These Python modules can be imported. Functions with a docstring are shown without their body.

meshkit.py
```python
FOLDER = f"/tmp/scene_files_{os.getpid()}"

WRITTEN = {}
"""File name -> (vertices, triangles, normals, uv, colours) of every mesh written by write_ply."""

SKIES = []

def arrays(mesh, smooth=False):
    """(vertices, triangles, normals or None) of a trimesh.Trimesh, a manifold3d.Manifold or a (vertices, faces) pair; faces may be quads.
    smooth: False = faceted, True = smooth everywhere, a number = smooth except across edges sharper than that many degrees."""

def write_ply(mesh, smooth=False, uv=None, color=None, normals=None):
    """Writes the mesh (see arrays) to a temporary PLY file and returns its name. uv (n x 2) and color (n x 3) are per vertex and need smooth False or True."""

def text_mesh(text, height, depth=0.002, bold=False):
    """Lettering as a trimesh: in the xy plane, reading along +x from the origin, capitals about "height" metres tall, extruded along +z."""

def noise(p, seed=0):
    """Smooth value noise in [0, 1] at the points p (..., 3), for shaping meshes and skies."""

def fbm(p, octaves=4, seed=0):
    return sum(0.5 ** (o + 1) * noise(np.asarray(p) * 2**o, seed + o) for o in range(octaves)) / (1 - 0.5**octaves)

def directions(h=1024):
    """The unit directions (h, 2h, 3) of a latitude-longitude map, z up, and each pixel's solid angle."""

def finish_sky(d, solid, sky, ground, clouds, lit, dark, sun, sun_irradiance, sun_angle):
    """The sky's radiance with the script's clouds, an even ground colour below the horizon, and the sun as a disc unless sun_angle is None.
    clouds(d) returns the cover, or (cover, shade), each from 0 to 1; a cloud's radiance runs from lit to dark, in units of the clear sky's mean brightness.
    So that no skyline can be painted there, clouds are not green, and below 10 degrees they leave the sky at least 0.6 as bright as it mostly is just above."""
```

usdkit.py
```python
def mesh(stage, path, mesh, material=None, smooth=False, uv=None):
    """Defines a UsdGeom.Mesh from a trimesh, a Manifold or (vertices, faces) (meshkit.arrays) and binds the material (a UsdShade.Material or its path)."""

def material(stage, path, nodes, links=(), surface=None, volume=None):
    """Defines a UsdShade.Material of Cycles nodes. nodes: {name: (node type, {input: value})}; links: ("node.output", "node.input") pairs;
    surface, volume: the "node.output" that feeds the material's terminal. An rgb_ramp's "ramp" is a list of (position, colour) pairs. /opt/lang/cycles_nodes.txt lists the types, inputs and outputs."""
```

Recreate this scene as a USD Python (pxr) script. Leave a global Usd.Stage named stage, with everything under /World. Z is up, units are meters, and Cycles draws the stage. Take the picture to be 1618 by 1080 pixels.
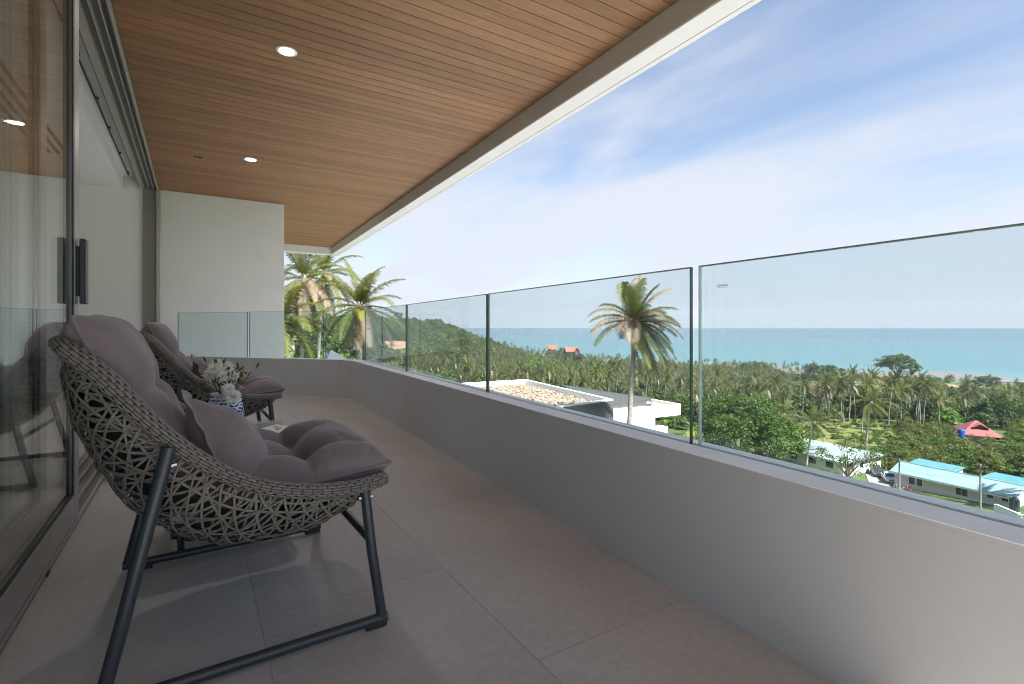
import math, random
import numpy as np
import trimesh
import usdkit, meshkit
from pxr import Usd, UsdGeom, UsdLux, UsdShade, Gf, Sdf, Vt

stage = Usd.Stage.CreateInMemory()
UsdGeom.SetStageUpAxis(stage, 'Z')
UsdGeom.Xform.Define(stage, '/World')
UsdGeom.Scope.Define(stage, '/World/Looks')

# ------------------------------------------------------------------ camera
# x = outwards from the facade, y = along the balcony, z = up; balcony floor is z = 0
FPX, CU, CV, EYE = 800.0, 809.0, 517.0, 0.85
TH = math.atan(503 / FPX)
CT, ST = math.cos(TH), math.sin(TH)
cam = UsdGeom.Camera.Define(stage, '/World/camera')
cam.CreateHorizontalApertureAttr(36.0)
cam.CreateVerticalApertureAttr(36.0 * 684 / 1024)
cam.CreateFocalLengthAttr(36.0 * FPX / 1618)
cam.CreateHorizontalApertureOffsetAttr(0.0)
cam.CreateVerticalApertureOffsetAttr(-36.0 * 23 / 1618)
cam.CreateClippingRangeAttr(Gf.Vec2f(0.05, 100000))
cam.AddTransformOp().Set(Gf.Matrix4d(CT, -ST, 0, 0, 0, 0, 1, 0, -ST, -CT, 0, 0, 0, 0, EYE, 1))
cam.CreateExposureAttr(1.97)

# ------------------------------------------------------------------ sun and sky
SUN_EL = math.radians(54)
SUN_H = np.array([0.045, -0.995]); SUN_H /= np.linalg.norm(SUN_H)
SUN = np.array([SUN_H[0] * math.cos(SUN_EL), SUN_H[1] * math.cos(SUN_EL), math.sin(SUN_EL)])
SUN_ROT = math.atan2(SUN[0], SUN[1])
sun = UsdLux.DistantLight.Define(stage, '/World/sun')
sun.CreateIntensityAttr(1.25)
sun.CreateAngleAttr(0.5)
sun.CreateNormalizeAttr(True)
sun.CreateColorAttr(Gf.Vec3f(1.0, 0.975, 0.935))
_sx = np.cross([0, 0, 1.0], SUN); _sx /= np.linalg.norm(_sx)
_sy = np.cross(SUN, _sx)
sun.AddTransformOp().Set(Gf.Matrix4d(*_sx, 0, *_sy, 0, *SUN, 0, 0, 0, 60, 1))

def M(name, nodes, links, surface=None, volume=None):
    return usdkit.material(stage, '/World/Looks/' + name, nodes, links, surface, volume)

SKY_STRENGTH = 0.055
M('sky_look', {
    'sky': ('sky_texture', {'sky_type': 'single_scattering', 'sun_disc': False, 'sun_elevation': SUN_EL, 'sun_rotation': SUN_ROT,
                            'air_density': 1.0, 'aerosol_density': 1.0, 'ozone_density': 1.0, 'altitude': 60.0}),
    'tc': ('texture_coordinate', {}),
    'sep': ('separate_xyz', {}),
    'zz': ('math', {'math_type': 'add', 'value2': 0.16}),
    'zc': ('math', {'math_type': 'maximum', 'value2': 0.03}),
    'px': ('math', {'math_type': 'divide'}), 'py': ('math', {'math_type': 'divide'}),
    'cmb': ('combine_xyz', {}),
    'map': ('mapping', {'rotation': (0, 0, 0.3), 'scale': (1.15, 0.5, 1.0), 'location': (1.1, 4.9, 0.0)}),
    'n1': ('noise_texture', {'scale': 1.15, 'detail': 8.0, 'roughness': 0.52, 'distortion': 1.1}),
    'n2': ('noise_texture', {'scale': 0.45, 'detail': 4.0, 'roughness': 0.5}),
    'add': ('math', {'math_type': 'multiply_add', 'value2': 0.75}),
    'low': ('map_range', {'from_min': 0.55, 'from_max': 0.02, 'to_min': 0.0, 'to_max': 0.36, 'clamp': True}),
    'sum': ('math', {'math_type': 'add'}),
    'cov': ('map_range', {'range_type': 'smoothstep', 'from_min': 0.79, 'from_max': 1.22, 'to_min': 0.07, 'to_max': 0.93, 'clamp': True}),
    'mix': ('mix_color', {'blend_type': 'mix', 'b': (3.75, 3.95, 4.40)}),
    'hz': ('map_range', {'range_type': 'smoothstep', 'from_min': 0.27, 'from_max': -0.02, 'to_min': 0.0, 'to_max': 0.84, 'clamp': True}),
    'mixh': ('mix_color', {'blend_type': 'mix', 'b': (3.45, 3.70, 4.20)}),
    'bg': ('background_shader', {'strength': SKY_STRENGTH}),
}, [('tc.generated', 'sep.vector'), ('sep.z', 'zz.value1'), ('zz.value', 'zc.value1'),
    ('sep.x', 'px.value1'), ('zc.value', 'px.value2'), ('sep.y', 'py.value1'), ('zc.value', 'py.value2'),
    ('px.value', 'cmb.x'), ('py.value', 'cmb.y'), ('cmb.vector', 'map.vector'),
    ('map.vector', 'n1.vector'), ('cmb.vector', 'n2.vector'),
    ('n2.fac', 'add.value1'), ('n1.fac', 'add.value3'),
    ('sep.z', 'low.value'), ('add.value', 'sum.value1'), ('low.result', 'sum.value2'),
    ('sum.value', 'cov.value'), ('cov.result', 'mix.fac'), ('sky.color', 'mix.a'), ('mix.result', 'mixh.a'), ('sep.z', 'hz.value'), ('hz.result', 'mixh.fac'), ('mixh.result', 'bg.color')],
  surface='bg.background')
dome = UsdLux.DomeLight.Define(stage, '/World/sky')
dome.CreateIntensityAttr(1.0)
UsdShade.MaterialBindingAPI.Apply(dome.GetPrim()).Bind(UsdShade.Material.Get(stage, '/World/Looks/sky_look'))
dome.GetPrim().SetCustomDataByKey('kind', 'structure')
dome.GetPrim().SetCustomDataByKey('label', 'blue sky with thin white streaky clouds over the sea')
dome.GetPrim().SetCustomDataByKey('category', 'sky')

# ------------------------------------------------------------------ helpers: names, tags, meshes
_used = {}
def path_for(name, parent=None):
    base = (str(parent.GetPath()) if parent is not None else '/World') + '/' + name
    n = _used.get(base, -1) + 1
    _used[base] = n
    return base if n == 0 else '%s_%03d' % (base, n)

def tag(p, label=None, cat=None, group=None, kind=None):
    for k, v in (('label', label), ('category', cat), ('group', group), ('kind', kind)):
        if v: p.SetCustomDataByKey(k, v)
    return p

def thing(name, label=None, cat=None, loc=(0, 0, 0), rz=0.0, group=None, kind=None, scale=None, parent=None):
    x = UsdGeom.Xform.Define(stage, path_for(name, parent))
    x.AddTranslateOp().Set(Gf.Vec3d(*map(float, loc)))
    if rz: x.AddRotateZOp().Set(float(math.degrees(rz)))
    if scale is not None:
        s = (scale,) * 3 if np.ndim(scale) == 0 else scale
        x.AddScaleOp().Set(Gf.Vec3f(*map(float, s)))
    return tag(x.GetPrim(), label, cat, group, kind)

LOOK = {}
def obj(name, mesh, mat, parent=None, smooth=False, label=None, cat=None, group=None, kind=None):
    if isinstance(mesh, MB): mesh = mesh.arrays()
    m = usdkit.mesh(stage, path_for(name, parent), mesh, '/World/Looks/' + mat, smooth=smooth)
    return tag(m.GetPrim(), label, cat, group, kind)

def instance_of(proto, name, label, cat, loc, rz=0.0, scale=1.0, group=None):
    t = thing(name, label, cat, loc, rz, group, None, scale)
    t.GetReferences().AddInternalReference(proto.GetPath())
    t.SetInstanceable(True)
    return t

def class_prim(name):
    p = stage.CreateClassPrim(path_for(name))
    x = UsdGeom.Xform.Define(stage, str(p.GetPath()) + '/x')  # keeps the class typed below
    stage.RemovePrim(x.GetPath())
    p.SetTypeName('Xform')
    return p

class MB:
    """Collects pieces into one mesh."""
    def __init__(s): s.v, s.f, s.n = [], [], 0
    def add(s, v, f):
        v = np.asarray(v, float); f = np.asarray(f, int)
        if f.shape[1] == 4: f = np.vstack([f[:, [0, 1, 2]], f[:, [0, 2, 3]]])
        s.v.append(v); s.f.append(f + s.n); s.n += len(v); return s
    def mesh(s, m): return s.add(m.vertices, m.faces)
    def arrays(s): return np.vstack(s.v), np.vstack(s.f)
    def box(s, x0, y0, z0, x1, y1, z1):
        v = np.array([[x, y, z] for x in (x0, x1) for y in (y0, y1) for z in (z0, z1)])
        return s.add(v, BOXF)
    def obox(s, c, ax, ay, az):
        c, ax, ay, az = (np.asarray(q, float) for q in (c, ax, ay, az))
        v = np.array([c + i * ax + j * ay + k * az for i in (-1, 1) for j in (-1, 1) for k in (-1, 1)])
        f = BOXF if np.dot(np.cross(ax, ay), az) > 0 else BOXF[:, ::-1]
        return s.add(v, f)
    def bar(s, p, q, w, h, up=(0, 0, 1)):
        p, q = np.asarray(p, float), np.asarray(q, float)
        d = q - p; L = np.linalg.norm(d); d /= L
        side = np.cross(up, d); side /= np.linalg.norm(side) + 1e-12
        u = np.cross(d, side)
        return s.obox((p + q) / 2, d * L / 2, side * w / 2, u * h / 2)
    def tube(s, pts, r, sides=8, cap=True, flat=None):
        p = np.asarray(pts, float); n = len(p)
        r = np.broadcast_to(np.asarray(r, float), (n,))
        t = np.gradient(p, axis=0); t /= np.linalg.norm(t, axis=1, keepdims=True) + 1e-12
        a = np.zeros_like(p)
        ref = np.array([0, 0, 1.0]) if abs(t[0, 2]) < 0.9 else np.array([1.0, 0, 0])
        a0 = np.cross(t[0], ref); a0 /= np.linalg.norm(a0)
        for i in range(n):
            a0 = a0 - t[i] * np.dot(a0, t[i]); a0 /= np.linalg.norm(a0) + 1e-12
            a[i] = a0
        b = np.cross(t, a)
        ang = np.arange(sides) * 2 * np.pi / sides
        v = p[:, None] + r[:, None, None] * (np.cos(ang)[None, :, None] * a[:, None] + np.sin(ang)[None, :, None] * b[:, None])
        s._grid(v.reshape(-1, 3), n, sides, cap)
        return s
    def _grid(s, v, n, sides, cap):
        i, j = np.meshgrid(np.arange(n - 1), np.arange(sides), indexing='ij')
        q = np.stack([i * sides + j, i * sides + (j + 1) % sides, (i + 1) * sides + (j + 1) % sides, (i + 1) * sides + j], -1).reshape(-1, 4)
        f = np.vstack([q[:, [0, 1, 2]], q[:, [0, 2, 3]]])
        if cap:
            k = np.arange(1, sides - 1)
            e = (n - 1) * sides
            f = np.vstack([f, np.stack([0 * k, k + 1, k], 1), np.stack([e + 0 * k, e + k, e + k + 1], 1)])
        return s.add(v, f)
    def lathe(s, prof, sides=24, c=(0, 0, 0)):
        prof = np.asarray(prof, float)
        ang = np.arange(sides) * 2 * np.pi / sides
        v = np.stack([prof[:, None, 0] * np.cos(ang), prof[:, None, 0] * np.sin(ang), np.broadcast_to(prof[:, None, 1], (len(prof), sides))], -1)
        return s._grid(v.reshape(-1, 3) + np.asarray(c, float), len(prof), sides, True)
    def prism(s, poly, z0, z1):
        """A vertical prism over a simple polygon [(x, y)], counter-clockwise or not."""
        from shapely.geometry import Polygon
        m = trimesh.creation.extrude_polygon(Polygon(poly), z1 - z0, engine='earcut')
        m.apply_translation([0, 0, z0])
        return s.mesh(m)
    def quad(s, a, b, c, d): return s.add([a, b, c, d], [[0, 1, 2, 3]])
    def slab(s, pts, n, t):
        """A planar polygon given thickness t against the direction n."""
        p = np.asarray(pts, float); k = len(p); q = p - np.asarray(n, float) * t
        f = [[0, i, i + 1] for i in range(1, k - 1)] + [[k, k + i + 1, k + i] for i in range(1, k - 1)]
        for i in range(k):
            j = (i + 1) % k
            f += [[i, k + i, k + j], [i, k + j, j]]
        return s.add(np.vstack([p, q]), f)
    def move(s, d):
        s.v = [v + np.asarray(d, float) for v in s.v]; return s
BOXF = np.array([[0, 1, 3], [0, 3, 2], [4, 6, 7], [4, 7, 5], [0, 4, 5], [0, 5, 1], [2, 3, 7], [2, 7, 6], [0, 2, 6], [0, 6, 4], [1, 5, 7], [1, 7, 3]])

def bevel_box(x0, y0, z0, x1, y1, z1, r=0.003):
    """A box with its edges chamfered."""
    import manifold3d as m3
    pts = []
    for sx, X in ((1, x0), (-1, x1)):
        for sy, Y in ((1, y0), (-1, y1)):
            for sz, Z in ((1, z0), (-1, z1)):
                pts += [[X + sx * r, Y + sy * r, Z], [X + sx * r, Y, Z + sz * r], [X, Y + sy * r, Z + sz * r]]
    h = m3.Manifold.hull_points(np.array(pts)).to_mesh()
    return trimesh.Trimesh(h.vert_properties[:, :3], h.tri_verts, process=False)

def ground(u, D):
    """Seen direction u (photo column) at forward distance D, as (x, y) on the ground."""
    xc = (u - CU) / FPX * D
    return np.array([CT * xc + ST * D, -ST * xc + CT * D])
def pt(u, v, D):
    g = ground(u, D); return np.array([g[0], g[1], EYE - (v - CV) / FPX * D])
SIDE = np.array([CT, -ST, 0.0])      # the direction that runs left to right across the view
FWD = np.array([ST, CT, 0.0])

# ------------------------------------------------------------------ materials
def plain(name, col, rough=0.6, var=0.12, scale=6.0, bump=0.0, bscale=80.0, metallic=0.0, spec=0.5, detail=5.0, stretch=None, island=0.0, objvar=0.0, sheen=0.0, coord='object'):
    col = np.array(col, float)
    nodes = {'tc': ('texture_coordinate', {}), 'map': ('mapping', {'scale': stretch or (1, 1, 1)}),
             'n': ('noise_texture', {'scale': scale, 'detail': detail, 'roughness': 0.6}),
             'r': ('rgb_ramp', {'ramp': [(0.25, tuple(col * (1 - var))), (0.75, tuple(np.minimum(col * (1 + var), 1)))]}),
             'p': ('principled_bsdf', {'roughness': rough, 'metallic': metallic, 'specular_ior_level': spec, 'sheen_weight': sheen})}
    links = [('n.fac', 'r.fac')]
    if coord == 'object': links += [('tc.object', 'map.vector')]
    else:
        nodes['g'] = ('geometry', {}); links += [('g.position', 'map.vector')]
    links += [('map.vector', 'n.vector')]
    out = 'r.color'
    if island or objvar:
        if island:
            nodes['gi'] = ('geometry', {}); src, a = 'gi.random_per_island', island
        else:
            nodes['gi'] = ('object_info', {}); src, a = 'gi.random', objvar
        nodes['mr'] = ('map_range', {'to_min': 1 - a, 'to_max': 1 + a})
        nodes['mm'] = ('vector_math', {'math_type': 'scale'})
        links += [(src, 'mr.value'), (out, 'mm.vector1'), ('mr.result', 'mm.scale')]
        out = 'mm.vector'
    links.append((out, 'p.base_color'))
    if bump:
        nodes['bn'] = ('noise_texture', {'scale': bscale, 'detail': 3.0})
        nodes['b'] = ('bump', {'strength': bump, 'distance': 0.01})
        links += [('map.vector', 'bn.vector'), ('bn.fac', 'b.height'), ('b.normal', 'p.normal')]
    return M(name, nodes, links, 'p.BSDF')

plain('wall_white', (0.58, 0.585, 0.59), 0.7, 0.03, 3.0, 0.08, 160.0, coord='pos')
plain('parapet_grey', (0.43, 0.43, 0.432), 0.7, 0.05, 1.6, 0.035, 220.0, coord='pos')
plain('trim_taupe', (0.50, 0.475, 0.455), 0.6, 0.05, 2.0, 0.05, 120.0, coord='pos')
plain('ledge_white', (0.88, 0.88, 0.88), 0.6, 0.04, 6.0, 0.05, 160.0, coord='pos')
plain('ledge_grey', (0.84, 0.835, 0.82), 0.6, 0.05, 6.0, 0.10, 160.0, coord='pos')
plain('fascia_white', (0.60, 0.60, 0.60), 0.6, 0.04, 2.0, 0.05, 120.0, coord='pos')
plain('grout', (0.44, 0.42, 0.40), 0.8, 0.05, 20.0)
plain('aluminium', (0.36, 0.345, 0.32), 0.42, 0.05, 12.0, metallic=0.35)
plain('aluminium_taupe', (0.19, 0.182, 0.17), 0.5, 0.05, 12.0, metallic=0.2)
plain('aluminium_dark', (0.07, 0.068, 0.063), 0.55, 0.05, 12.0)
plain('rubber_black', (0.012, 0.013, 0.016), 0.5, 0.1, 20.0)
plain('handle_black', (0.02, 0.022, 0.028), 0.4, 0.1, 20.0)
plain('room_white', (0.70, 0.695, 0.70), 0.75, 0.02, 2.0)
plain('room_floor', (0.34, 0.285, 0.24), 0.35, 0.2, 6.0, stretch=(1, 8, 1))
plain('chair_frame', (0.030, 0.040, 0.050), 0.34, 0.08, 30.0, 0.05, 400.0)
plain('wicker', (0.285, 0.262, 0.232), 0.45, 0.22, 60.0, 0.15, 300.0, island=0.42, spec=0.4)
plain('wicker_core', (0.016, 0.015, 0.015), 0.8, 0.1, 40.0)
plain('table_weave', (0.15, 0.135, 0.115), 0.55, 0.22, 60.0, island=0.30, spec=0.4)
plain('chrome', (0.6, 0.6, 0.6), 0.2, 0.02, 10.0, metallic=1.0)
plain('asphalt', (0.10, 0.095, 0.09), 0.9, 0.2, 2.0)
plain('concrete', (0.22, 0.21, 0.195), 0.85, 0.15, 1.2, coord='pos')
plain('terrace_stone', (0.55, 0.545, 0.535), 0.8, 0.08, 0.8, coord='pos')
plain('deck_stone', (0.17, 0.175, 0.185), 0.8, 0.08, 0.8, coord='pos')
plain('white_paint', (0.78, 0.77, 0.75), 0.7, 0.05, 0.5, coord='pos')
plain('cream_paint', (0.52, 0.475, 0.45), 0.7, 0.06, 0.5, coord='pos')
plain('slate', (0.090, 0.094, 0.098), 0.7, 0.35, 1.6, 0.3, 6.0, stretch=(1, 1, 3), coord='pos')
plain('bark_palm', (0.27, 0.24, 0.215), 0.9, 0.35, 5.0, 0.6, 12.0, stretch=(0.6, 0.6, 4))
plain('bark', (0.12, 0.095, 0.07), 0.9, 0.3, 4.0, 0.4, 12.0)
plain('window_dark', (0.03, 0.04, 0.045), 0.15, 0.1, 1.0)
plain('frame_white', (0.75, 0.75, 0.74), 0.5, 0.03, 2.0)
plain('tank_blue', (0.012, 0.06, 0.32), 0.4, 0.1, 2.0)
plain('tyre', (0.015, 0.015, 0.016), 0.8, 0.1, 10.0)
plain('car_grey', (0.035, 0.045, 0.06), 0.25, 0.05, 1.0)
plain('car_white', (0.62, 0.63, 0.64), 0.25, 0.03, 1.0)
plain('lamp_clear', (0.7, 0.7, 0.7), 0.15, 0.05, 5.0)
plain('bike_red', (0.12, 0.02, 0.02), 0.35, 0.1, 3.0)
plain('rock_wall', (0.55, 0.53, 0.50), 0.9, 0.2, 0.8, coord='pos')
plain('soil_red', (0.27, 0.15, 0.095), 0.95, 0.25, 0.12, coord='pos')
plain('gravel_bed', (0.42, 0.32, 0.22), 0.9, 0.2, 5.0)
plain('pebble', (0.50, 0.385, 0.285), 0.8, 0.15, 3.0, island=0.50)
plain('vase_blue', (0.02, 0.045, 0.22), 0.2, 0.2, 30.0)
plain('petal', (0.82, 0.82, 0.76), 0.6, 0.05, 20.0, island=0.08)
plain('flower_eye', (0.55, 0.50, 0.12), 0.7, 0.1, 60.0)
plain('paper', (0.80, 0.80, 0.78), 0.5, 0.03, 10.0)
plain('print_green', (0.20, 0.32, 0.05), 0.5, 0.2, 40.0)
plain('print_yellow', (0.55, 0.42, 0.05), 0.5, 0.2, 40.0)
plain('cow_dark', (0.02, 0.018, 0.016), 0.8, 0.2, 4.0)

def roof_mat(name, col, wave, var=0.10, rough=0.45, along=(0, 0, 0), bscale=1.0):
    """Profiled roof: fine ribs as relief, a little weathering."""
    col = np.array(col)
    M(name, {'tc': ('texture_coordinate', {}), 'n': ('noise_texture', {'scale': 0.5, 'detail': 6.0, 'roughness': 0.65}),
             'r': ('rgb_ramp', {'ramp': [(0.3, tuple(col * (1 - var))), (0.7, tuple(np.minimum(col * (1 + var), 1)))]}),
             'map': ('mapping', {'rotation': along}),
             'w': ('wave_texture', {'wave_type': 'bands', 'bands_direction': 'x', 'scale': wave}),
             'b': ('bump', {'strength': 0.5, 'distance': 0.03 * bscale}),
             'p': ('principled_bsdf', {'roughness': rough})},
      [('tc.object', 'n.vector'), ('n.fac', 'r.fac'), ('r.color', 'p.base_color'), ('tc.object', 'map.vector'), ('map.vector', 'w.vector'), ('w.fac', 'b.height'), ('b.normal', 'p.normal')], 'p.BSDF')
roof_mat('roof_turquoise', (0.19, 0.275, 0.29), 1.6, 0.14)
roof_mat('roof_turquoise_deep', (0.075, 0.2, 0.22), 1.6, 0.14)
roof_mat('roof_pale', (0.25, 0.32, 0.33), 1.6, 0.15)
roof_mat('roof_red', (0.27, 0.072, 0.066), 1.6, 0.12, 0.6)
roof_mat('roof_maroon', (0.15, 0.045, 0.042), 1.2, 0.2, 0.7)
roof_mat('roof_orange', (0.28, 0.05, 0.02), 1.2, 0.15, 0.6)
roof_mat('roof_terracotta', (0.225, 0.14, 0.095), 1.2, 0.15, 0.7)
roof_mat('roof_grey', (0.19, 0.2, 0.22), 1.2, 0.2, 0.5)
roof_mat('roof_slate_blue', (0.060, 0.066, 0.078), 1.4, 0.15, 0.6)
roof_mat('roof_blue', (0.13, 0.22, 0.34), 1.6, 0.12, 0.5)

M('roof_shingle', {'tc': ('texture_coordinate', {}), 'map': ('mapping', {'scale': (1, 1, 1)}),
                   'n': ('noise_texture', {'scale': 2.0, 'detail': 5.0}), 'n2': ('geometry', {}),
                   'r': ('rgb_ramp', {'ramp': [(0.0, (0.13, 0.16, 0.145)), (1.0, (0.22, 0.255, 0.235))]}),
                   'p': ('principled_bsdf', {'roughness': 0.75})},
  [('n2.random_per_island', 'r.fac'), ('r.color', 'p.base_color')], 'p.BSDF')

# ceiling board: tone from board to board, long grain, fine pores
M('ceiling_wood', {'gi': ('geometry', {}), 's': ('separate_xyz', {}),
                   'iy': ('math', {'math_type': 'divide', 'value2': 0.1055}), 'fy': ('math', {'math_type': 'floor'}),
                   'ix': ('math', {'math_type': 'subtract', 'value2': 0.42}), 'dx': ('math', {'math_type': 'divide', 'value2': 1.515}), 'fx': ('math', {'math_type': 'floor'}),
                   'c': ('combine_xyz', {}), 'wn': ('white_noise_texture', {'dimensions': '3D'}),
                   'off': ('vector_math', {'math_type': 'scale', 'scale': 7.0}), 'ps': ('vector_math', {'math_type': 'add'}),
                   'map': ('mapping', {'scale': (1.4, 26.0, 26.0)}),
                   'n': ('noise_texture', {'scale': 3.0, 'detail': 6.0, 'roughness': 0.65, 'distortion': 0.4}),
                   'map2': ('mapping', {'scale': (10.0, 220.0, 220.0)}), 'n2': ('noise_texture', {'scale': 3.0, 'detail': 3.0}),
                   'r': ('rgb_ramp', {'ramp': [(0.25, (0.150, 0.072, 0.033)), (0.5, (0.212, 0.108, 0.050)), (0.8, (0.278, 0.151, 0.075))]}),
                   'r2': ('map_range', {'to_min': 0.80, 'to_max': 1.12}), 'm2': ('vector_math', {'math_type': 'scale'}),
                   'mr': ('map_range', {'to_min': 0.84, 'to_max': 1.16}), 'mm': ('vector_math', {'math_type': 'scale'}),
                   'b': ('bump', {'strength': 0.25, 'distance': 0.002}),
                   'p': ('principled_bsdf', {'roughness': 0.55, 'specular_ior_level': 0.3})},
  [('gi.position', 's.vector'), ('s.y', 'iy.value1'), ('iy.value', 'fy.value1'), ('s.x', 'ix.value1'), ('ix.value', 'dx.value1'), ('dx.value', 'fx.value1'), ('fy.value', 'c.y'), ('c.vector', 'wn.vector'),
   ('wn.color', 'off.vector1'), ('gi.position', 'ps.vector1'), ('off.vector', 'ps.vector2'),
   ('ps.vector', 'map.vector'), ('map.vector', 'n.vector'), ('n.fac', 'r.fac'), ('ps.vector', 'map2.vector'), ('map2.vector', 'n2.vector'), ('n2.fac', 'r2.value'),
   ('r.color', 'm2.vector1'), ('r2.result', 'm2.scale'), ('wn.value', 'mr.value'), ('m2.vector', 'mm.vector1'), ('mr.result', 'mm.scale'), ('mm.vector', 'p.base_color'),
   ('n2.fac', 'b.height'), ('b.normal', 'p.normal')], 'p.BSDF')

# floor tile: stone-look porcelain, clouds, faint pale veins and small flecks
M('floor_tile', {'g': ('geometry', {}), 'ts': ('separate_xyz', {}), 'tx': ('math', {'math_type': 'add', 'value2': 0.421}), 'td': ('math', {'math_type': 'divide', 'value2': 0.583}), 'tf': ('math', {'math_type': 'floor'}),
                 'tm': ('math', {'math_type': 'modulo', 'value2': 2.0}), 'th': ('math', {'math_type': 'multiply_add', 'value2': -0.585}), 'ty': ('math', {'math_type': 'add', 'value2': 3.623}), 'te': ('math', {'math_type': 'divide', 'value2': 1.17}), 'tg': ('math', {'math_type': 'floor'}),
                 'tc2': ('combine_xyz', {}), 'tw': ('white_noise_texture', {'dimensions': '3D'}), 'tr': ('map_range', {'to_min': 0.955, 'to_max': 1.045}), 'tk': ('vector_math', {'math_type': 'scale'}), 'n': ('noise_texture', {'scale': 1.6, 'detail': 8.0, 'roughness': 0.62, 'distortion': 0.5}),
                 'n2': ('noise_texture', {'scale': 45.0, 'detail': 4.0, 'roughness': 0.7}),
                 'r': ('rgb_ramp', {'ramp': [(0.3, (0.375, 0.350, 0.330)), (0.55, (0.435, 0.408, 0.385)), (0.75, (0.49, 0.462, 0.437))]}),
                 'fl': ('map_range', {'from_min': 0.2, 'from_max': 0.8, 'to_min': 0.84, 'to_max': 1.14}), 'm2': ('vector_math', {'math_type': 'scale'}),
                 'nv': ('noise_texture', {'scale': 2.3, 'detail': 5.0, 'roughness': 0.6, 'distortion': 1.2}),
                 'vs': ('math', {'math_type': 'subtract', 'value2': 0.5}), 'va': ('math', {'math_type': 'absolute'}),
                 'vr': ('map_range', {'from_min': 0.0, 'from_max': 0.006, 'to_min': 0.32, 'to_max': 0.0, 'clamp': True}),
                 'nm': ('noise_texture', {'scale': 1.1, 'detail': 2.0}), 'nmr': ('map_range', {'from_min': 0.5, 'from_max': 0.65, 'clamp': True}), 'vm': ('math', {'math_type': 'multiply'}),
                 'mx': ('mix_color', {'b': (0.62, 0.595, 0.57)}),
                 'rr': ('map_range', {'to_min': 0.40, 'to_max': 0.55}),
                 'b': ('bump', {'strength': 0.06, 'distance': 0.002}),
                 'p': ('principled_bsdf', {'roughness': 0.45, 'specular_ior_level': 0.4})},
  [('g.position', 'n.vector'), ('g.position', 'n2.vector'), ('g.position', 'nv.vector'), ('g.position', 'nm.vector'), ('n.fac', 'r.fac'), ('n2.fac', 'fl.value'), ('r.color', 'm2.vector1'), ('fl.result', 'm2.scale'),
   ('nv.fac', 'vs.value1'), ('vs.value', 'va.value1'), ('va.value', 'vr.value'), ('nm.fac', 'nmr.value'), ('vr.result', 'vm.value1'), ('nmr.result', 'vm.value2'), ('vm.value', 'mx.fac'),
   ('m2.vector', 'mx.a'), ('g.position', 'ts.vector'), ('ts.x', 'tx.value1'), ('tx.value', 'td.value1'), ('td.value', 'tf.value1'), ('tf.value', 'tm.value1'), ('tm.value', 'th.value1'), ('ts.y', 'th.value3'), ('th.value', 'ty.value1'), ('ty.value', 'te.value1'), ('te.value', 'tg.value1'), ('tf.value', 'tc2.x'), ('tg.value', 'tc2.y'), ('tc2.vector', 'tw.vector'), ('tw.value', 'tr.value'), ('mx.result', 'tk.vector1'), ('tr.result', 'tk.scale'), ('tk.vector', 'p.base_color'), ('n.fac', 'rr.value'), ('rr.result', 'p.roughness'), ('n2.fac', 'b.height'), ('b.normal', 'p.normal')], 'p.BSDF')

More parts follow.
